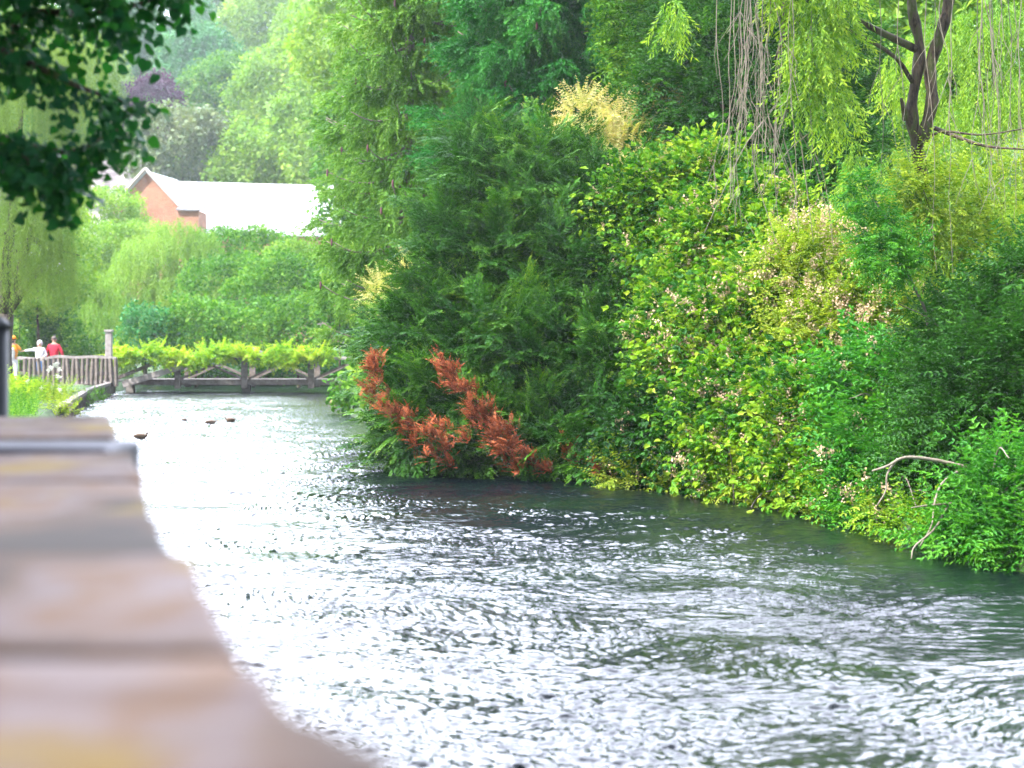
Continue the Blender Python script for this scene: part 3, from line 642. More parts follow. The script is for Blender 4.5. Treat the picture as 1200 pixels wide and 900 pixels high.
# lime curtain of the willow behind
willow('weeping_willow', 'lime green weeping willow curtain hanging over the right bank', 1130, 24.5,
  [B(1000,275,24,.6,.6,.6), B(1060,300,23,.8,.6,1.), B(1120,230,23.6,.9,.7,1.1), B(1040,225,24.0,.7,.7,.6), B(1180,160,24,.9,.7,1.1), B(1140,60,25,1.2,.9,1.), B(1190,280,22.6,.6,.6,.8), B(1080,390,21.6,.5,.5,.6), B(1010,340,22.6,.5,.5,.6)], M['willow'], 'strand_short', 60, .9, r0=.1, hangf=.7)
tree('mixed_shrub', 'lime green small leaved shrub tangled under the crooked willow trunk', 'shrub', 1100, 21, [B(1082,222,19.8,.3,.25,.36), B(1085,195,20.0,.16,.15,.2), B(1120,260,20.2,.5,.4,.5), B(1180,230,20.2,.4,.4,.5), B(1060,250,20.3,.3,.3,.35), B(1150,320,20,.5,.4,.4)], 'small', M['bramble_lime'], 110, 1., None, .04)
# crooked willow with hanging lime tresses and bare twigs
wb = root_at(1085, 20.5); wt = thing('crooked_willow', 'crooked willow with twisted dark trunk, lime tresses and bare hanging twigs', 'willow tree', wb)
m = MB(); m.tube(curve([wb-(0, 0, .2), P(1095,330,20.6), P(1078,190,20.4), P(1068,130,20.3), P(1078,60,20.3), P(1068,0,20.3), P(1075,-90,20.3)], 26), np.linspace(.10, .045, 26)*(1+.16*np.sin(np.arange(26)*1.7)+.1*rng.normal(size=26)), 9); m.build('trunk', M['bark'], wt, True)
m = MB(); m.tube(curve([P(1080,165,20.3), P(1092,120,20.2), P(1090,80,20.2), P(1102,40,20.1), P(1112,0,20.1), P(1120,-80,20)], 20), np.linspace(.075, .065, 20)*(1+.12*np.sin(np.arange(20)*2.1)), 9); m.build('trunk', M['bark_red'] if 'bark_red' in M else M['bark'], wt, True)
for pts, r in [([P(1078,60,20.3), P(1000,20,20), P(930,-30,19.8)], .05), ([P(1072,100,20.3), P(1040,60,20), P(950,20,20), P(915,55,19.8)], .03), ([P(1095,150,20.2), P(1150,170,19.8), P(1200,175,19.4)], .028), ([P(1068,180,20.3), P(1100,155,19.9), P(1150,158,19.7), P(1205,150,19.5)], .02), ([P(1062,140,20.3), P(1056,115,20.2)], .05), ([P(920,-10,20.2), P(918,40,20.1), P(908,70,20.1)], .04), ([P(1085,-60,20.3), P(960,-90,19.5), P(880,-60,19.2)], .05), ([P(1110,-60,20), P(1200,-90,19.8)], .05)]:
    m = MB(); m.tube(curve(pts, 12), np.linspace(r, r*.3, 12), 6); m.build('limb', M['bark'], wt, True)
tb = [B(950,-30,19.6,.4,.5,.4), B(950,45,19.5,.26,.3,.4), B(972,100,19.5,.18,.25,.4), B(938,85,19.6,.14,.2,.3), B(985,20,19.8,.15,.3,.3), B(1000,185,19.4,.12,.15,.3), B(1050,-150,19.6,.8,.6,.6), B(850,-170,19.5,.8,.6,.5), B(1150,-160,20,1,.7,.5), B(930,-60,19.6,.4,.4,.4), B(1088,235,20.0,.22,.2,.28), B(1110,290,20,.3,.2,.3), B(1060,215,20.2,.14,.2,.2), B(790,10,21,.12,.2,.2)]
foliage(wt, tb, 'strand_short', M['willow'], 110, .9, dirmix=(.6, 0, .4), hang=.6, depth=.7, sub=10, rs=(.3, .5), ls=2)
for i in range(46):
    px = float(rng.choice([rng.normal(895, 24), rng.normal(880, 12), rng.normal(1050, 60), rng.uniform(1090, 1195)], p=[.35, .2, .2, .25])); Y = 19.2+R()*.8
    y0 = -60+60*R(); y1 = rng.uniform(120, 270) if px < 960 else rng.uniform(100, 330); n = 8
    wob = np.cumsum(rng.normal(size=n))*3.2; pts = [P(px+wob[j]+(-1 if px < 960 else 1)*12*(j/n)**2*R(), y0+(y1-y0)*j/(n-1), Y) for j in range(n)]
    m = MB(); m.tube(curve(pts, 16), np.linspace(.0055, .002, 16), 4)
    for k in range(3):
        q = np.array(pts[rng.integers(2, n-1)]); e = q+np.array((rng.normal()*.12, rng.normal()*.1, -.25-.3*R())); m.tube([q, (q+e)/2+.03*rv(), e], (.004, .003, .002), 4)
    m.build('hanging_twig', M['twig'], wt)
for i in range(9):
    s = P(rng.uniform(880, 960), rng.uniform(110, 170), 19.6); e = s+np.array((-.5-.5*R() if R() < .5 else .4*R(), .1, -.7-.6*R())); m = MB()
    m.tube(curve([s, (s+e)/2+(0, 0, .12)+.05*rv(), e], 12), np.linspace(.008, .003, 12), 4); m.build('hanging_twig', M['twig'], wt)
# ash sapling
ab = root_at(1095, 19); at_ = thing('ash_sapling', 'young ash sapling with deep green leaves in front of the lime willow', 'sapling', ab)
m = MB(); m.tube(curve([ab-(0, 0, .1), P(1088,385,18.4), P(1068,330,18.2), P(1040,260,18.1), P(1005,205,18)], 16), np.linspace(.022, .006, 16), 6); m.build('trunk', M['bark_grey'], at_, True)
foliage(at_, [B(1030,275,18.1,.3,.3,.3), B(1040,310,18.1,.3,.3,.22), B(1010,235,18,.18,.2,.2), B(1065,295,18.1,.2,.2,.2), B(1005,215,18,.12,.15,.12)], 'ash', M['lush'], 200, .55, sub=10, depth=.3, dirmix=(.8, .1, .5))
# bare arched branch and its side shoots
bb = root_at(1150, 16.4); bt = thing('bare_branch', 'bare arched branch reaching from the bank over the water', 'branch', bb)
m = MB(); m.tube(curve([P(1215,548,16.6), P(1140,548,16), P(1100,540,15.9), P(1062,536,15.8), P(1040,546,15.7), P(1022,552,15.7)], 24), np.linspace(.026, .008, 24), 6); m.build('limb', M['twig'], bt, True)
for pts in ([P(1052,538,15.8), P(1040,555,15.7), P(1038,575,15.7), P(1028,592,15.6)], [P(1130,548,16), P(1105,565,15.7), P(1095,590,15.6), P(1092,615,15.5), P(1078,640,15.4)], [P(1112,590,15.8), P(1095,620,15.5), P(1072,640,15.3), P(1068,655,15.2)], [P(1125,590,15.9), P(1090,592,15.6), P(1068,595,15.5)]):
    m = MB(); m.tube(curve(pts, 12), np.linspace(.013, .005, 12), 5); m.build('side_shoot', M['twig'], bt, True)

# ---- linden overhead at left
lb = np.array((-5.2, 4.2, gz(-5.2, 4.2))); lt = thing('linden_tree', 'dark leaved linden with branches hanging into the top left corner', 'tree', lb)
m = MB(); m.tube(curve([lb-(0, 0, .2), lb+(.1, 0, 2.5), lb+(.3, .3, 6)], 10), np.linspace(.3, .17, 10), 12); m.build('trunk', M['bark'], lt, True)
def Ps(px, py, Y): return P(px-12, py-14, Y)
boughs = [[lb+(.1,0,2.9), Ps(-80,60,8), Ps(40,30,8), Ps(120,30,8), Ps(185,15,8), Ps(222,-8,8)], [lb+(.1,0,3.0), Ps(-60,60,7.6), Ps(30,82,7.7), Ps(110,118,7.8), Ps(163,134,7.8)],
  [lb+(.1,0,2.6), Ps(-60,165,7.6), Ps(20,178,7.7), Ps(90,192,7.7), Ps(150,166,7.7)], [lb+(.1,0,3.4), Ps(-60,-30,7.8), Ps(60,-25,7.8), Ps(130,-10,7.8), Ps(150,20,7.8)], [Ps(-40,165,7.6), Ps(20,190,7.7), Ps(60,212,7.7), Ps(78,228,7.7)]]
PP, DD = [], []
for k, pts in enumerate(boughs):
    cp = curve(pts, 60); m = MB(); m.tube(cp, np.linspace(.03, .006, 60), 6); m.build('bough', M['bark'], lt, True)
    for i in range(12, 60):
        u = i/60
        for j in range(3 if (k in (0, 3) and u < .6) else (1 if i % 2 else 2)):
            PP.append(cp[i]+rv()*np.array((.05, .25, .04))*(1.3-1.*u)); d = nrm(cp[min(i+3, 59)]-cp[i-3]); DD.append(d*.6+rv()*.5+np.array((0, 0, -.35)))
scatter('foliage', TP['heart'], np.array(PP), np.array(DD), M['linden'], lt, .43, roll=.5)
cb = [((-3.2,8,5.6), (1.8,2.2,1.3)), ((-4.6,6,6.4), (2.6,2.8,1.8)), ((-2.4,6,5.4), (1.4,1.8,1.)), ((-5.6,8.5,5.4), (1.9,2,1.6)), ((-5.4,8.2,4.6), (1.5,1.,.6)), ((-5.,4.5,5.), (1.8,1.6,1.4)), ((-4.4,1.6,5.4), (2.6,2.2,1.2)), ((-3.2,-.6,4.8), (1.9,1.9,.9)), ((-2.4,1.6,4.4), (1.3,1.6,.7))]  # crown out of view, extended with added blobs to shade branches and coping
foliage(lt, cb, 'heart', M['linden'], 34, 1., dirmix=(.8, -.2, .6), sub=14, back=1, depth=.4, name='upper_shade_foliage')

# ------------------------------------------------------------ buildings
def gable_house(name, label, origin, ux, w, L, zb, ze, zr, wallm, roofm, over=.25, coping=None, group=None, roofname='roof', windows=()):
    """ux: direction along the gable front; depth runs to its left"""
    ux = nrm(np.array((*ux, 0.))); uy = np.array((-ux[1], ux[0], 0)); o = np.array((*origin, 0.)); t = thing(name, label, 'house' if name != 'barn' else 'barn', (*origin, zb), group)
    pt = lambda a, b, z: o+ux*a+uy*b+np.array((0, 0, z))
    m = MB(); base = [pt(0,0,zb), pt(w,0,zb), pt(w,0,ze), pt(w/2,0,zr), pt(0,0,ze), pt(0,L,zb), pt(w,L,zb), pt(w,L,ze), pt(w/2,L,zr), pt(0,L,ze)]
    m.poly(base, [(0,1,2,3,4), (9,8,7,6,5), (0,5,6,1), (1,6,7,2), (0,4,9,5)]); m.build('wall', wallm, t)
    sl = (zr-ze)/(w/2); th = .14
    m = MB()
    for s in (0, 1):
        a0 = -over if s == 0 else w+over; z0 = ze-sl*over+.02; q = [pt(a0,-over,z0), pt(w/2,-over,zr+.02), pt(w/2,L+over,zr+.02), pt(a0,L+over,z0)]; q2 = [x+np.array((0, 0, th)) for x in q]
        m.poly(q+q2, [(0,1,2,3), (4,7,6,5), (0,4,5,1), (1,5,6,2), (2,6,7,3), (3,7,4,0)])
    m.build(roofname, roofm, t)
    if coping is not None:
        m = MB(); z0 = ze-sl*over+.28; m.bar(pt(-over,-.12-over,z0), pt(w/2,-.12-over,zr+.3), .35, .16); m.bar(pt(w+over,-.12-over,z0), pt(w/2,-.12-over,zr+.3), .35, .16); m.build('coping', coping, t)
    for (a, z, ww, hh) in windows:
        fr = MB(); fr.bar(pt(a-ww/2,-.03,z-hh/2), pt(a+ww/2,-.03,z-hh/2), .09); fr.bar(pt(a-ww/2,-.03,z+hh/2), pt(a+ww/2,-.03,z+hh/2), .09)
        for k in (-.5, 0, .5): fr.bar(pt(a+k*ww,-.03,z-hh/2), pt(a+k*ww,-.03,z+hh/2), .06)
        f = fr.build('window', M['stone_pale'], t); g = MB(); g.poly([pt(a-ww/2,-.012,z-hh/2), pt(a+ww/2,-.012,z-hh/2), pt(a+ww/2,-.012,z+hh/2), pt(a-ww/2,-.012,z+hh/2)], [(0,1,2,3)]); gl = g.build('pane', M['glass'], f); gl.location = (0, 0, 0); gl.matrix_parent_inverse.identity()
        for v in gl.data.vertices: v.co -= Vector([float(c) for c in t.location])
        for v in f.data.vertices: pass
    return t
# brick gable facing the river; x from photo px 132 to 212 at 124 m
xa = (133-600)/F*124; xb = (213-600)/F*124
gable_house('brick_house', 'orange brick gable end with pale coping beside the white roof', (xa, 124), (1, -.12), xb-xa, 7, 1.0, H+(400-245)/F*124, H+(400-203)/F*124, M['brick'], M['roofwhite'], .1, M['stone_pale'], windows=[(3.0, 8.0, .9, 1.3)])
# brick lean-to between gable and white roof
t = thing('brick_outbuilding', 'small brick outbuilding with slate roof right of the brick gable', 'outbuilding', (-23.6, 121, 1))
x0 = (208-600)/F*121; x1 = (233-600)/F*121; z = H+(400-247)/F*121
m = MB(); m.box((x0, 121, 1), (x1, 124, z)); m.build('wall', M['brick'], t)
m = MB(); m.poly([(x0-.1,120.8,z+.01), (x1+.1,120.8,z-.02), (x1+.1,124,z+.5), (x0-.1,124,z+.5), (x0-.1,120.8,z+.13), (x1+.1,120.8,z+.1), (x1+.1,124,z+.62), (x0-.1,124,z+.62)], [(3,2,1,0), (4,5,6,7), (0,1,5,4), (1,2,6,5), (2,3,7,6), (3,0,4,7)]); m.build('roof', M['roofslate'], t)
# white roofed barn: ridge runs right and slightly away
th = math.radians(17); d = np.array((math.cos(th), math.sin(th))); nrmv = np.array((d[1], -d[0])); rs_ = np.array(((196-600)/F*130, 130.)); Lb = 12.6; hw = 4.3
orig = rs_+d*Lb+nrmv*hw   # gable at right end; ux points back, depth runs to the left
gable_house('barn', 'long white roofed barn beyond the willows', tuple(orig), tuple(-nrmv), 2*hw, Lb, 1.0, H+(400-275)/F*129, H+(400-216)/F*131, M['brick'], M['roofwhite'], .2)
# mottled roof at left
gable_house('stone_cottage', 'cottage with mottled grey tiled roof at the left of the brick gable', ((190-600)/F*152, 150), (0, 1), 8, 14, 2, H+(400-240)/F*150, H+(400-190)/F*154, M['stone_pale'], M['flint'], .2)

# ------------------------------------------------------------ footbridge
Yb = 66.5; X = lambda px, Y=Yb: (px-600)/F*Y
Z = lambda py, Y=Yb: H+(HZ-py)/F*Y
bt = thing('footbridge', 'weathered timber footbridge with trussed side over the river', 'bridge', (X(270), Yb, 0))
xl, xr = X(146), X(412)
m = MB(); m.box((xl, Yb-.1, Z(451)), (xr, Yb+.08, Z(444.5))); m.build('beam', M['timber'], bt, bevel=.01)
m = MB(); m.box((xl, Yb+1.7, Z(452)), (xr, Yb+1.88, Z(445))); m.build('beam', M['timber'], bt, bevel=.01)
m = MB(); k = xl
while k < xr-.2: m.box((k, Yb+.09, Z(446)), (k+.19, Yb+1.69, Z(446)+.05)); k += .2
m.build('deck', M['timber'], bt)
for yy in (Yb, Yb+1.8):
    m = MB(); m.bar((xl, yy, Z(420)), (xr, yy, Z(420)), .14, .1); m.build('handrail', M['timber_pale'], bt, bevel=.01)
    for px in (209, 287, 365):
        m = MB(); m.box((X(px)-.12, yy-.19 if yy == Yb else yy+.09, Z(455)), (X(px)+.12, yy-.101 if yy == Yb else yy+.19, Z(421))); m.build('post', M['timber'], bt, bevel=.012)
    for a, b2 in ((212, 250), (284, 246), (291, 328), (362, 324), (368, 405)):
        m = MB(); m.bar((X(a), yy+.03, Z(444)), (X(b2), yy+.03, Z(427)), .07, .085); m.build('brace', M['timber'], bt)
for px in (150, 287, 405):
    m = MB(); m.box((X(px)-.15, Yb+.3, -.9), (X(px)+.15, Yb+.6, Z(446)-.02)); m.build('pile', M['greywall'], bt)
m = MB(); m.bar((X(146.5), Yb-.35, Z(450.5)), (X(219), Yb-.35, Z(428)), .14, .24); m.build('ramp_rail', M['timber_pale'], bt, bevel=.012)
m = MB(); m.bar((X(138), Yb-.1, Z(443)), (X(178), Yb-.1, Z(427)), .1, .14); m.build('ramp_rail', M['timber'], bt, bevel=.012)
m = MB(); m.bar((X(296), Yb-.08, Z(409)), (X(322), Yb-.08, Z(421)), .12, .16); m.build('brace', M['timber_pale'], bt, bevel=.012)
# vine over the rail
vt = thing('climbing_vine', 'yellow green vine trailing along the footbridge rail', 'vine', (X(260), Yb-.2, Z(420)))
n = 1700; px = rng.uniform(132, 392, n); top = 407+4*np.sin(px*.09)+3*np.sin(px*.31)+2*np.sin(px*.73); bot = 424+6*np.sin(px*.06+1)+4*np.sin(px*.17); u = R(n)**.8
keep = ~((px > 302) & (px < 312) & (R(n) < .8)); px, top, bot, u = [a[keep] for a in (px, top, bot, u)]; n = len(px)
py = top+(bot-top)*u; yy = Yb-.25+rng.normal(size=n)*.3
pos = np.stack([(px-600)/F*Yb, yy, H+(HZ-py)/F*Yb], 1)
scatter('foliage', TP['vine'], pos, rng.normal(size=(n, 3))+np.array((0, -.5, 0)), M['vine'], vt, .62, np.clip(.7*lowfreq(pos, 1.2)+.4*R(n), 0, 1))
m = MB(); m.tube(curve([(X(px_), Yb-.16, Z(418+2*math.sin(px_))) for px_ in range(134, 392, 12)], 60), .03, 5); m.build('stem', M['bark_grey'], vt)

# ------------------------------------------------------------ retaining wall, railing, tall post
rt = thing('retaining_wall', 'low timber faced retaining wall curving beside the water', 'retaining wall', (-13.5, 55, 0))
cp = curve([(-15.45,66.2,0), (-15.25,64.6,0), (-14.75,62,0), (-13.75,55.5,0), (-12.65,50,0), (-11.35,43.5,0), (-10.9,42,0)], 26)
m = MB(); cap = MB()
for a, b2 in zip(cp[:-1], cp[1:]):
    d = nrm(b2-a); s = np.array((-d[1], d[0], 0)); s = s if s[0] < 0 else -s
    za, zb_ = .38, .38
    pts = [a+(0,0,-.8), b2+(0,0,-.8), b2+(0,0,zb_), a+(0,0,za), a+s*.25+(0,0,-.8), b2+s*.25+(0,0,-.8), b2+s*.25+(0,0,zb_), a+s*.25+(0,0,za)]
    m.poly(pts, [(0,1,2,3), (5,4,7,6), (3,2,6,7)]); cap.bar(a-s*.0+(0,0,.43), b2-s*.0+(0,0,.43), .2, .09)
m.build('wall_face', M['greywall'], rt); cap.build('cap_rail', M['timber'], rt)
for i in range(1, 26, 1):
    m = MB(); q = cp[i]; m.tube([q+(.07, -.05, -.5), q+(.07, -.05, .36)], .06, 8); m.build('pile', M['timber'], rt)
ft = thing('picket_railing', 'weathered grey timber railing with thick pickets beside the path', 'railing', (-16.5, 64.3, .35))
Yf = 64.3
tp = curve([(X(20, Yf), Yf+.2, Z(419.5, Yf)), (X(50, Yf), Yf, Z(421, Yf)), (X(66, Yf), Yf, Z(417.5, Yf)), (X(85, Yf), Yf, Z(419, Yf)), (X(110, Yf), Yf, Z(418, Yf)), (X(136, Yf), Yf, Z(420, Yf))], 14)
m = MB()
for a, b2 in zip(tp[:-1], tp[1:]): m.bar(a, b2+(b2-a)*.04, .2, .1)
m.build('top_rail', M['timber_pale'], ft)
m = MB(); m.bar((X(20, Yf), Yf+.02, Z(437, Yf)), (X(136, Yf), Yf+.02, Z(438, Yf)), .08, .14); m.build('middle_rail', M['timber'], ft)
for i, px in enumerate(np.arange(30, 137, 5.6)):
    w = .068+.025*R(); m = MB(); m.tube([(X(px, Yf)+.03*rng.normal(), Yf-.06, .3), (X(px, Yf), Yf-.05, .85), (X(px, Yf)+.02*rng.normal(), Yf-.06, Z(420, Yf))], (w, w*1.1, w), 6); m.build('picket', M['timber'], ft)
pt_ = thing('timber_post', 'tall pale timber post with a cap at the bridge end', 'post', (X(127.5), 64.9, .3))
m = MB(); m.box((X(123.8, 64.9), 64.8, .2), (X(131.2, 64.9), 65.05, Z(389.5, 64.9))); m.build('shaft', M['timber_pale'], pt_, bevel=.02)
m = MB(); m.box((X(122.8, 64.9), 64.76, Z(389.4, 64.9)), (X(132.2, 64.9), 65.09, Z(386.5, 64.9))); m.build('cap', M['timber_pale'], pt_, bevel=.02)
# path behind the railing
m = MB(); m.poly([(-22,62,.39), (-15.9,62.5,.39), (-16.2,72,.39), (-24,72,.39)], [(0,1,2,3)]); pth = m.build('path', M['timber']); tag(pth, None, kind='structure')
# short white garden railing at the far right bank
t = thing('white_fence', 'small pale fence half hidden in the bushes above the right end of the bridge', 'fence', (X(388, 72), 72, 1))
m = MB(); m.bar(P(372,380,72), P(398,376,72), .05); m.build('rail', M['timber_pale'], t)
for px in (376, 384, 392):
    m = MB(); m.bar(P(px,379,72), P(px,398,72), .05); m.build('post', M['timber_pale'], t)

# ------------------------------------------------------------ plants at left in front of the railing
LG = 'flower bed plants on the left bank'
tree('garden_shrub', 'bright yellow green shrub low on the left bank in front of the railing', 'shrub', 30, 50, [B(20,466,50,.5,.5,.42), B(38,480,48,.6,.6,.45), B(15,485,47,.5,.5,.5), B(-20,470,48,.9,.8,.8)], 'lush', M['vine'], 75, 1.1, LG, .04)
g2 = tree('garden_shrub', 'green shrub with round white flower heads beside the retaining wall', 'shrub', 62, 47, [B(60,474,48,.42,.5,.36), B(46,472,49,.35,.5,.3), B(72,485,45.5,.3,.4,.25), B(68,497,42,.3,.4,.3), B(76,462,52,.25,.3,.2)], 'small', M['bramble_lime'], 110, 1.3, LG, .04)
fp = np.array([P(57,435,50), P(66,429,51), P(70,434,50), P(68,443,49), P(50,457,48), P(70,458,47.5), P(60,432,51), P(33,448,48)]); 
for q in fp: scatter('flower', TP['umbel'], [q], [(0, -.6, 1.)], M['whiteflower'], g2, 1.6)
tree('garden_shrub', 'small green tuft growing from the foot of the retaining wall', 'plant', 103, 52, [B(102,470,52.2,.16,.2,.22), B(117,466,56,.13,.2,.18)], 'small', M['broad_mid'], 200, .8, LG, .02, trunk=False)
n = 5200; yy = rng.uniform(9, 64, n); xx = .1-.27*yy-.45-R(n)*2.5; zz = height(xx, yy)
g = zz > .05; o = scatter('grass', TP['small'], np.stack([xx, yy, zz], 1)[g], rng.normal(size=(g.sum(), 3))*.4+(0, 0, 1), M['broad_mid'], None, 1.)
tag(o, 'rough grass and low weeds along the left bank', 'grass', kind='stuff')

# ------------------------------------------------------------ foreground wall and dark post
cm, nt, out = newmat('lichened_stone')
tc = N(nt, 'ShaderNodeTexCoord'); oi = N(nt, 'ShaderNodeObjectInfo')
n1 = N(nt, 'ShaderNodeTexNoise'); n1.inputs['Scale'].default_value = 3.2; n1.inputs['Detail'].default_value = 9; n1.noise_dimensions = '4D'
mpw = N(nt, 'ShaderNodeMapping'); mpw.inputs['Scale'].default_value = (1.1, .8, 1); nt.links.new(tc.outputs['Object'], mpw.inputs[0]); nt.links.new(mpw.outputs[0], n1.inputs[0]); ml = N(nt, 'ShaderNodeMath'); ml.operation = 'MULTIPLY'; ml.inputs[1].default_value = 30; nt.links.new(oi.outputs['Random'], ml.inputs[0]); nt.links.new(ml.outputs[0], n1.inputs['W'])
r1 = ramp(nt, [(.36, (.035,.022,.014)), (.44, (.095,.052,.03)), (.5, (.14,.098,.088)), (.56, (.13,.066,.03)), (.64, (.165,.12,.11))]); nt.links.new(n1.outputs[0], r1.inputs[0])
n2 = N(nt, 'ShaderNodeTexNoise'); n2.inputs['Scale'].default_value = 3.1; n2.inputs['Detail'].default_value = 5; nt.links.new(tc.outputs['Object'], n2.inputs[0])
r2 = ramp(nt, [(.57, (0,)*3), (.64, (1,)*3)]); nt.links.new(n2.outputs[0], r2.inputs[0])
mx = N(nt, 'ShaderNodeMix'); mx.data_type = 'RGBA'; nt.links.new(r2.outputs[0], mx.inputs[0]); nt.links.new(r1.outputs[0], mx.inputs[6]); mx.inputs[7].default_value = (.17,.10,.008,1)
p = N(nt, 'ShaderNodeBsdfPrincipled'); p.inputs['Roughness'].default_value = .9; nt.links.new(mx.outputs[2], p.inputs['Base Color'])
b = N(nt, 'ShaderNodeBump'); b.inputs['Distance'].default_value = .01; nt.links.new(n1.outputs[0], b.inputs['Height']); nt.links.new(b.outputs[0], p.inputs['Normal']); nt.links.new(p.outputs[0], out.inputs[0])
M['coping'] = cm
wt2 = thing('river_wall', 'blurred stone wall with lichen spotted coping in the near left corner', 'wall', (-.6, 2.5, .5))
ztop = H-.25
def edge_px(py): # right edge traced as a real slab edge
    return np.interp(py, [490, 521, 522, 640, 655, 656, 700, 760, 795, 835, 862, 868, 900], [128, 136, 150, 196, 214, 222, 242, 282, 310, 366, 414, 440, 444])
def Yof(py, z=ztop): return (H-z)*F/(py-HZ)
slabs = [(-.6, .522, .14, 0, 0), (.525, 1.022, .12, .003, .006), (1.025, 1.365, .035, .0, -.003), (1.368, 1.94, .02, .006, .002), (1.95, 3.1, .0, -.004, 0), (3.11, 3.79, .0, .004, -.01), (4.13, 5.2, -.06, .02, 0)]
for (y0, y1, dx, dz, tw) in slabs:
    m = MB(); K = 7; top = []; 
    for i in range(K+1):
        y = y0+(y1-y0)*i/K; pyy = HZ+(H-ztop)*F/y; e = (edge_px(pyy)-600)/F*y if pyy < 900 else (450-600)/F*.99+(.99-y)*.3; e += .004*rng.normal(); w = .62
        top.append((e, y, e-w))
    za = ztop+dz; hgt = .09; pts = []; fs = []
    for (e, y, l) in top: pts += [(e, y, za+.004*rng.normal()), (l, y, za+tw), (e, y, za-hgt), (l, y, za-hgt)]
    for i in range(K):
        a = 4*i; c = a+4; fs += [(a, c, c+1, a+1), (a+2, a+3, c+3, c+2), (a, a+2, c+2, c), (a+1, c+1, c+3, a+3)]
    fs += [(0, 1, 3, 2), (4*K, 4*K+2, 4*K+3, 4*K+1)]; m.poly(pts, fs); m.build('coping_stone', cm, wt2, bevel=.012)
m = MB(); m.box((-1.75, 3.80, ztop-.09), ((146-600)/F*3.95, 4.12, ztop+.012)); m.build('gap_shadow_strip', flat('gap_shadow_dark', (.06,.055,.07), .6), wt2, bevel=.015)  # dark strip painted in for the shadowed gap between the coping stones
m = MB(); e0, e1 = .205+.274*.6, .205-.274*5.15
m.poly([(e0-.13,-.6,-.9), (e1-.13,5.15,-.9), (e1-.13,5.15,ztop-.08), (e0-.13,-.6,ztop-.08), (e0-.54,-.6,-.9), (e1-.54,5.15,-.9), (e1-.54,5.15,ztop-.08), (e0-.54,-.6,ztop-.08)], [(0,1,2,3), (5,4,7,6), (1,5,6,2), (4,0,3,7), (3,2,6,7)]); m.build('wall_body', brickmat('wall_brick', (.3,.14,.09), (.38,.2,.13), (.35,.3,.26), .225, .075), wt2)
p5 = thing('dark_post', 'dark blurred post at the left edge behind the stone wall', 'post', (-1.82, 6.05, .5))
m = MB(); m.tube([(-1.82, 6.05, .2), (-1.82, 6.05, 2.05)], .035, 14); m.build('shaft', M['darkmetal'], p5, True)
m = MB(); m.tube([(-1.82, 6.05, 2.05), (-1.82, 6.05, 2.06), (-1.82, 6.05, 2.09)], (.045, .045, .012), 14); m.build('finial', M['darkmetal'], p5, True)

# ------------------------------------------------------------ people and ducks
def skin_mesh(name, verts, edges, rad, mat, parent, root=0, sub=2):
    me = bpy.data.meshes.new(name); me.from_pydata([tuple(map(float, v)) for v in verts], edges, [])
    o = bpy.data.objects.new(name, me); C.objects.link(o)
    s = o.modifiers.new('skin', 'SKIN'); s.use_smooth_shade = True
    for i, v in enumerate(me.skin_vertices[0].data):
        r = rad[i]; v.radius = (r, r) if np.isscalar(r) else r; v.use_root = (i == root)
    u = o.modifiers.new('sub', 'SUBSURF'); u.levels = u.render_levels = sub
    dg = bpy.context.evaluated_depsgraph_get(); me2 = bpy.data.meshes.new_from_object(o.evaluated_get(dg)); me2.name = name
    bpy.data.objects.remove(o); me2.materials.clear(); me2.materials.append(mat)
    me2.polygons.foreach_set('use_smooth', [True]*len(me2.polygons))
    q = bpy.data.objects.new(name, me2); C.objects.link(q); q.parent = parent; return q
def ellip(name, c, r, mat, parent, cut=None):
    m = MB(); n, k = 8, 12; c = np.array(c); r = np.array(r)
    pts = []; fs = []
    for i in range(n+1):
        a = math.pi*i/n
        for j in range(k):
            b = 2*math.pi*j/k; u = np.array((math.sin(a)*math.cos(b), math.sin(a)*math.sin(b), math.cos(a)))
            pts.append(c+u*r if cut is None else c+u*r*(1 if u[2] > cut else .6))
    for i in range(n):
        for j in range(k): fs.append((i*k+j, (i+1)*k+j, (i+1)*k+(j+1) % k, i*k+(j+1) % k))
    me = bpy.data.meshes.new(name); me.from_pydata([tuple(p) for p in pts], [], fs); me.polygons.foreach_set('use_smooth', [True]*len(fs)); me.materials.append(mat); me.validate()
    o = bpy.data.objects.new(name, me); C.objects.link(o); o.parent = parent; return o
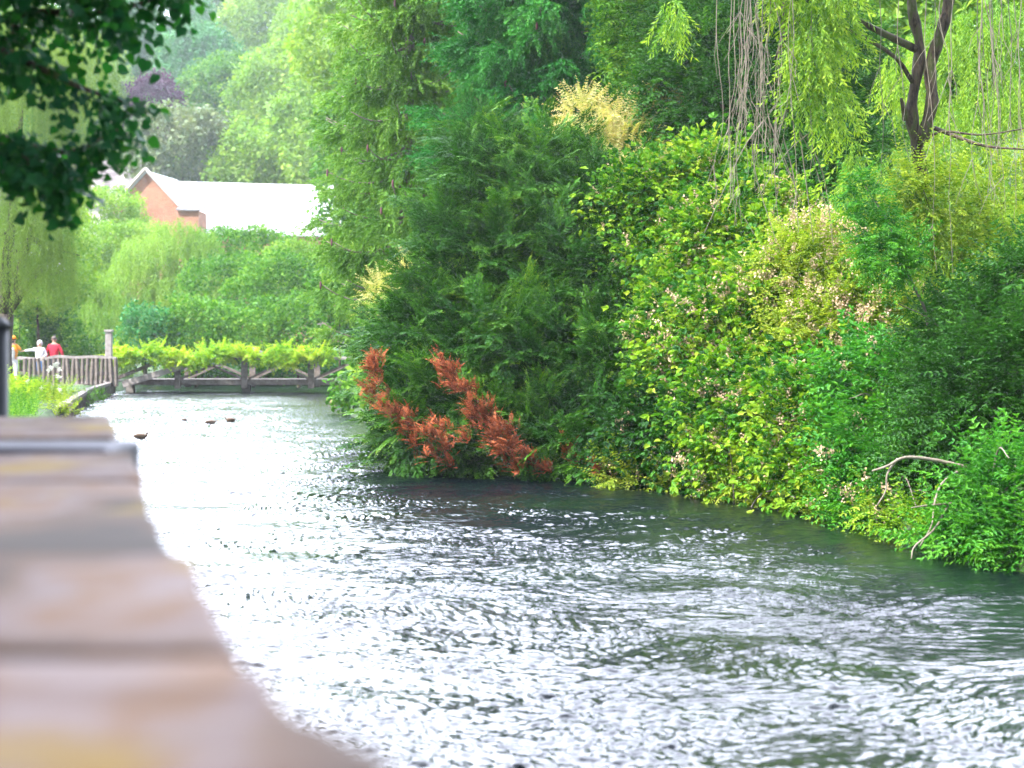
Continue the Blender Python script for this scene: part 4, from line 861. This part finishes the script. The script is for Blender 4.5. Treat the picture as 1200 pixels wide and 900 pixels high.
def person(label, loc, rotz, h, arms, top, legs, hairm, hat=None, hood=None, camera=False, shirt=None, bag=None):
    """local frame: faces -Y; arms = ((elbow, wrist) for right and left)"""
    t = thing('person', label, 'person', loc); t.rotation_euler = (0, 0, rotz); s = h/1.75
    V = [(0,0,.95), (0,0,1.15), (0,.01,1.35), (0,.01,1.45), (0,0,1.53), (0,-.01,1.60), (0,-.01,1.68)]; Rr = [(.13,.09), (.125,.09), (.14,.095), (.08,.07), .052, .082, .08]; E = [(i, i+1) for i in range(6)]
    def add(p, par, r): V.append(tuple(p)); Rr.append(r); E.append((par, len(V)-1)); return len(V)-1
    for sd in (-1, 1):
        a = add((sd*.1,0,.88), 0, .085); a = add((sd*.11,-.01,.5), a, .058); a = add((sd*.12,.01,.1), a, .042); add((sd*.13,-.13,.04), a, .038)
    shl = {}
    for sd, (el, wr) in zip((-1, 1), arms):
        a = add((sd*.17,.01,1.40), 3, .062); a = add(el, a, .042); a = add(wr, a, .03); el, wr = np.array(el), np.array(wr); d = nrm(wr-el)
        pl = add(wr+d*.06, a, .032); y = nrm(np.cross(d, (0, 0, 1.))+1e-6)
        for k in range(4): f = add(wr+d*(.115)+y*(k-1.5)*.021, pl, .009); add(wr+d*(.15+.012*(k in (1, 2)))+y*(k-1.5)*.021+np.array((0, 0, -.012)), f, .008)
        th_ = add(wr+d*.06-y*.045*sd, pl, .011); add(wr+d*.1-y*.055*sd, th_, .009)
    sk = lambda l: [tuple(np.array(v)*s) for v in l]
    skin_mesh('body', sk(V), E, [tuple(np.array(r)*s) if not np.isscalar(r) else r*s for r in Rr], M['skin'], t)
    # upper garment
    V2 = [(0,0,.9), (0,0,1.12), (0,.01,1.34), (0,.01,1.46)]; R2 = [(.17,.15), (.17,.155), (.19,.16), (.10,.10)]; E2 = [(0,1), (1,2), (2,3)]
    for sd, (el, wr) in zip((-1, 1), arms):
        i = len(V2); el, wr = np.array(el), np.array(wr); V2 += [(sd*.17,.01,1.40), tuple(el), tuple(el+(wr-el)*.9)]; R2 += [.08, .06, .05]; E2 += [(2, i), (i, i+1), (i+1, i+2)]
    skin_mesh('jacket', sk(V2), E2, [tuple(np.array(r)*s) if not np.isscalar(r) else r*s for r in R2], top, t)
    V3 = [(0,0,.96), (0,0,.9)]; E3 = [(0, 1)]; R3 = [(.15,.115), (.15,.12)]
    for sd in (-1, 1): i = len(V3); V3 += [(sd*.1,0,.8), (sd*.11,-.01,.5), (sd*.12,.01,.1)]; R3 += [.1, .075, .065]; E3 += [(1, i), (i, i+1), (i+1, i+2)]
    skin_mesh('trousers', sk(V3), E3, [tuple(np.array(r)*s) if not np.isscalar(r) else r*s for r in R3], legs, t)
    for sd in (-1, 1): ellip('shoe', np.array((sd*.13,-.06,.04))*s, np.array((.05,.14,.045))*s, M['black'], t)
    if not hood: ellip('hair', np.array((0,.025,1.69))*s, np.array((.092,.1,.095))*s, hairm, t, -.45)
    for sd in (-1, 1): ellip('eye', np.array((sd*.032,-.086,1.645))*s, np.array((.011,.008,.009))*s, M['black'], t); ellip('ear', np.array((sd*.088,0,1.635))*s, np.array((.014,.025,.032))*s, M['skin'], t)
    ellip('nose', np.array((0,-.098,1.615))*s, np.array((.014,.018,.022))*s, M['skin'], t); ellip('mouth', np.array((0,-.088,1.578))*s, np.array((.025,.008,.008))*s, M['red'], t)
    if hood: ellip('hood', np.array((0,.035,1.65))*s, np.array((.115,.105,.14))*s, hood, t)
    if hat:
        ellip('hat', np.array((0,0,1.74))*s, np.array((.11,.115,.09))*s, hat, t, -.1); m = MB(); m.tube([(0,0,1.70*s), (0,0,1.715*s)], .17*s, 16); b = m.build('hat_brim', hat, t); b.location = (0, 0, 0)
    if shirt: ellip('shirt_front', np.array((0,-.085,1.12))*s, np.array((.09,.1,.26))*s, shirt, t)
    return t
Yp = 65.6
person('man in a red jacket with short grey hair standing with his back turned', (X(63.5, Yp), Yp, .4), math.pi, 1.78, (((-.3,.02,1.15), (-.3,-.12,.95)), ((.3,.02,1.15), (.28,-.12,.95))), M['red'], M['navy'], M['hairgrey'])
person('person in a pale grey hooded jacket and blue jeans with one arm stretched out', (X(46.5, Yp-.2), Yp-.2, .4), .1, 1.62, (((-.38,-.05,1.36), (-.62,-.1,1.33)), ((.28,-.02,1.15), (.18,-.24,1.08))), M['hood'], M['jeans'], M['hair'], hood=M['hood'])
pp = person('person in an orange hat and jacket raising a camera to the face', (X(15.5, Yp), Yp, .4), .15, 1.74, (((-.3,-.2,1.28), (-.1,-.26,1.53)), ((.3,-.2,1.28), (.1,-.26,1.53))), M['orange'], M['whitecloth'], M['hair'], hat=M['orange'], shirt=M['whitecloth'])
ct = thing('camera', 'black camera held by the person in orange', 'camera', (X(15.5, Yp)+.05, Yp-.3, .4+1.58)); ct.rotation_euler = (0, 0, .15)
m = MB(); m.box((-.07, -.03, -.045), (.07, .03, .045)); o = m.build('camera_body', M['black'], ct, bevel=.008); o.location = (0, 0, 0)
m = MB(); m.tube([(0, -.03, 0), (0, -.1, 0)], .035, 12); o = m.build('lens', M['black'], ct); o.location = (0, 0, 0)

def duck(label, px, py, head, s=1., mat='duck', up=True):
    """head: +1 head to the right, -1 head to the left"""
    w = W(px, py); t = thing('duck', label, 'duck', (w[0], w[1], 0), 'ducks on the river'); t.rotation_euler = (0, 0, rng.normal()*.25+(0 if head > 0 else math.pi)); t.scale = (s, s, s)
    V = [(-.2,0,.07), (-.13,0,.065), (0,0,.06), (.1,0,.065), (.15,0,.09), (.165,0,.15 if up else .11), (.185,0,.175 if up else .12)]; Rr = [.012, (.06,.06), (.09,.085), (.075,.07), .03, .024, .034]
    skin_mesh('body', V, [(i, i+1) for i in range(6)], Rr, M[mat], t, 2)
    m = MB(); z = .17 if up else .115; m.tube([(.21,0,z), (.235,0,z-.004), (.262,0,z-.008)], (.012, .013, .008), 6); b = m.build('bill', M['bill'], t); b.location = (0, 0, 0)
    for sd in (-1, 1): ellip('wing', (-.04, sd*.07, .09), (.12, .018, .04), M[mat], t); ellip('eye', (.2, sd*.027, .185 if up else .13), (.005,)*3, M['black'], t)
duck('brown duck nearest to the stone wall, alone on the bright water', 165, 514, 1, .78)
duck('dark duck low on the water, middle of the group by the far bank', 247, 497, 1, .72, up=False)
duck('dark duck swimming rightmost of the small group, head raised', 270, 494, -1, .68)
duck('small duck head just showing at the left of the group', 216, 493, -1, .4)
duck('tan duck beside the far right bank below the bridge end', 391, 473, -1, .9, 'ducktan')
duck('brown duck right behind the tan duck near the yew', 402, 474, 1, .7, up=False)

# ------------------------------------------------------------ haze
hz, nt, out = newmat('haze'); v = N(nt, 'ShaderNodeVolumePrincipled'); v.inputs['Density'].default_value = HAZE = .0004
v.inputs['Color'].default_value = (.9,.95,1,1); v.inputs['Anisotropy'].default_value = .3; nt.links.new(v.outputs[0], out.inputs['Volume'])
m = MB(); m.box((-710, -210, -2.2), (710, 910, 75)); tag(m.build('haze', hz), None, kind='stuff')

# ------------------------------------------------------------ light, sky, camera
S = nrm(np.array((-.58, -.36, .76)))
el = math.asin(S[2]); rot = math.atan2(S[0], S[1])
w = bpy.data.worlds.new('World'); sc.world = w; w.use_nodes = True; nt = w.node_tree; nt.nodes.clear()
sky = nt.nodes.new('ShaderNodeTexSky'); sky.sky_type = 'NISHITA'; sky.sun_disc = False; sky.sun_elevation = el; sky.sun_rotation = rot; sky.dust_density = 3.; sky.air_density = 1.; sky.altitude = 50
tc = nt.nodes.new('ShaderNodeTexCoord'); no = nt.nodes.new('ShaderNodeTexNoise'); no.inputs['Scale'].default_value = 2.4; no.inputs['Detail'].default_value = 8; no.inputs['Distortion'].default_value = .4
nt.links.new(tc.outputs['Generated'], no.inputs[0]); cr = nt.nodes.new('ShaderNodeValToRGB'); cr.color_ramp.elements[0].position = .3; cr.color_ramp.elements[1].position = .62
nt.links.new(no.outputs[0], cr.inputs[0]); mx = nt.nodes.new('ShaderNodeMix'); mx.data_type = 'RGBA'
nt.links.new(cr.outputs[0], mx.inputs[0]); nt.links.new(sky.outputs[0], mx.inputs[6]); mx.inputs[7].default_value = (7, 7.9, 9.8, 1)
# bright sky lobe up river, added to whiten the water reflections
vd = nt.nodes.new('ShaderNodeVectorMath'); vd.operation = 'DOT_PRODUCT'; vd.inputs[1].default_value = nrm(np.array((.02, .82, .56))); nt.links.new(tc.outputs['Generated'], vd.inputs[0])
mr = nt.nodes.new('ShaderNodeMapRange'); mr.interpolation_type = 'SMOOTHSTEP'; mr.inputs[1].default_value = .62; mr.inputs[2].default_value = .86; nt.links.new(vd.outputs['Value'], mr.inputs[0])
n2 = nt.nodes.new('ShaderNodeTexNoise'); n2.inputs['Scale'].default_value = 3.; n2.inputs['Detail'].default_value = 6; nt.links.new(tc.outputs['Generated'], n2.inputs[0])
mr2 = nt.nodes.new('ShaderNodeMapRange'); mr2.inputs[1].default_value = .22; mr2.inputs[2].default_value = .48; nt.links.new(n2.outputs[0], mr2.inputs[0])
mm = nt.nodes.new('ShaderNodeMath'); mm.operation = 'MULTIPLY'; nt.links.new(mr.outputs[0], mm.inputs[0]); nt.links.new(mr2.outputs[0], mm.inputs[1])
mb2 = nt.nodes.new('ShaderNodeMix'); mb2.data_type = 'RGBA'; nt.links.new(mm.outputs[0], mb2.inputs[0]); nt.links.new(mx.outputs[2], mb2.inputs[6]); mb2.inputs[7].default_value = (44, 47, 56, 1)
bg = nt.nodes.new('ShaderNodeBackground'); bg.inputs['Strength'].default_value = .12; nt.links.new(mb2.outputs[2], bg.inputs[0])
wo = nt.nodes.new('ShaderNodeOutputWorld'); nt.links.new(bg.outputs[0], wo.inputs[0])
sl = bpy.data.lights.new('sun', 'SUN'); sl.energy = 5; sl.angle = math.radians(.6); sl.color = (1, .95, .86); so = bpy.data.objects.new('sun', sl); C.objects.link(so)
so.rotation_euler = Vector([float(x) for x in S]).to_track_quat('Z', 'Y').to_euler()
cd = bpy.data.cameras.new('camera_view'); co = bpy.data.objects.new('camera_view', cd); C.objects.link(co); sc.camera = co
co.location = (0, 0, H); co.rotation_euler = (math.pi/2, 0, 0); cd.sensor_width = 36; cd.lens = F/1200*36; cd.shift_y = -50/1200; cd.clip_start = .05; cd.clip_end = 2500
cd.dof.use_dof = True; cd.dof.focus_distance = 22; cd.dof.aperture_fstop = (cd.lens/1000)/.026
sc.view_settings.view_transform = 'Standard'; sc.view_settings.look = 'None'; sc.view_settings.exposure = 1.5; sc.view_settings.gamma = 1
sc.cycles.max_bounces = 8; sc.cycles.diffuse_bounces = 3; sc.cycles.glossy_bounces = 3; sc.cycles.transmission_bounces = 4; sc.cycles.volume_bounces = 0; sc.cycles.transparent_max_bounces = 6
sc.cycles.caustics_reflective = False; sc.cycles.caustics_refractive = False
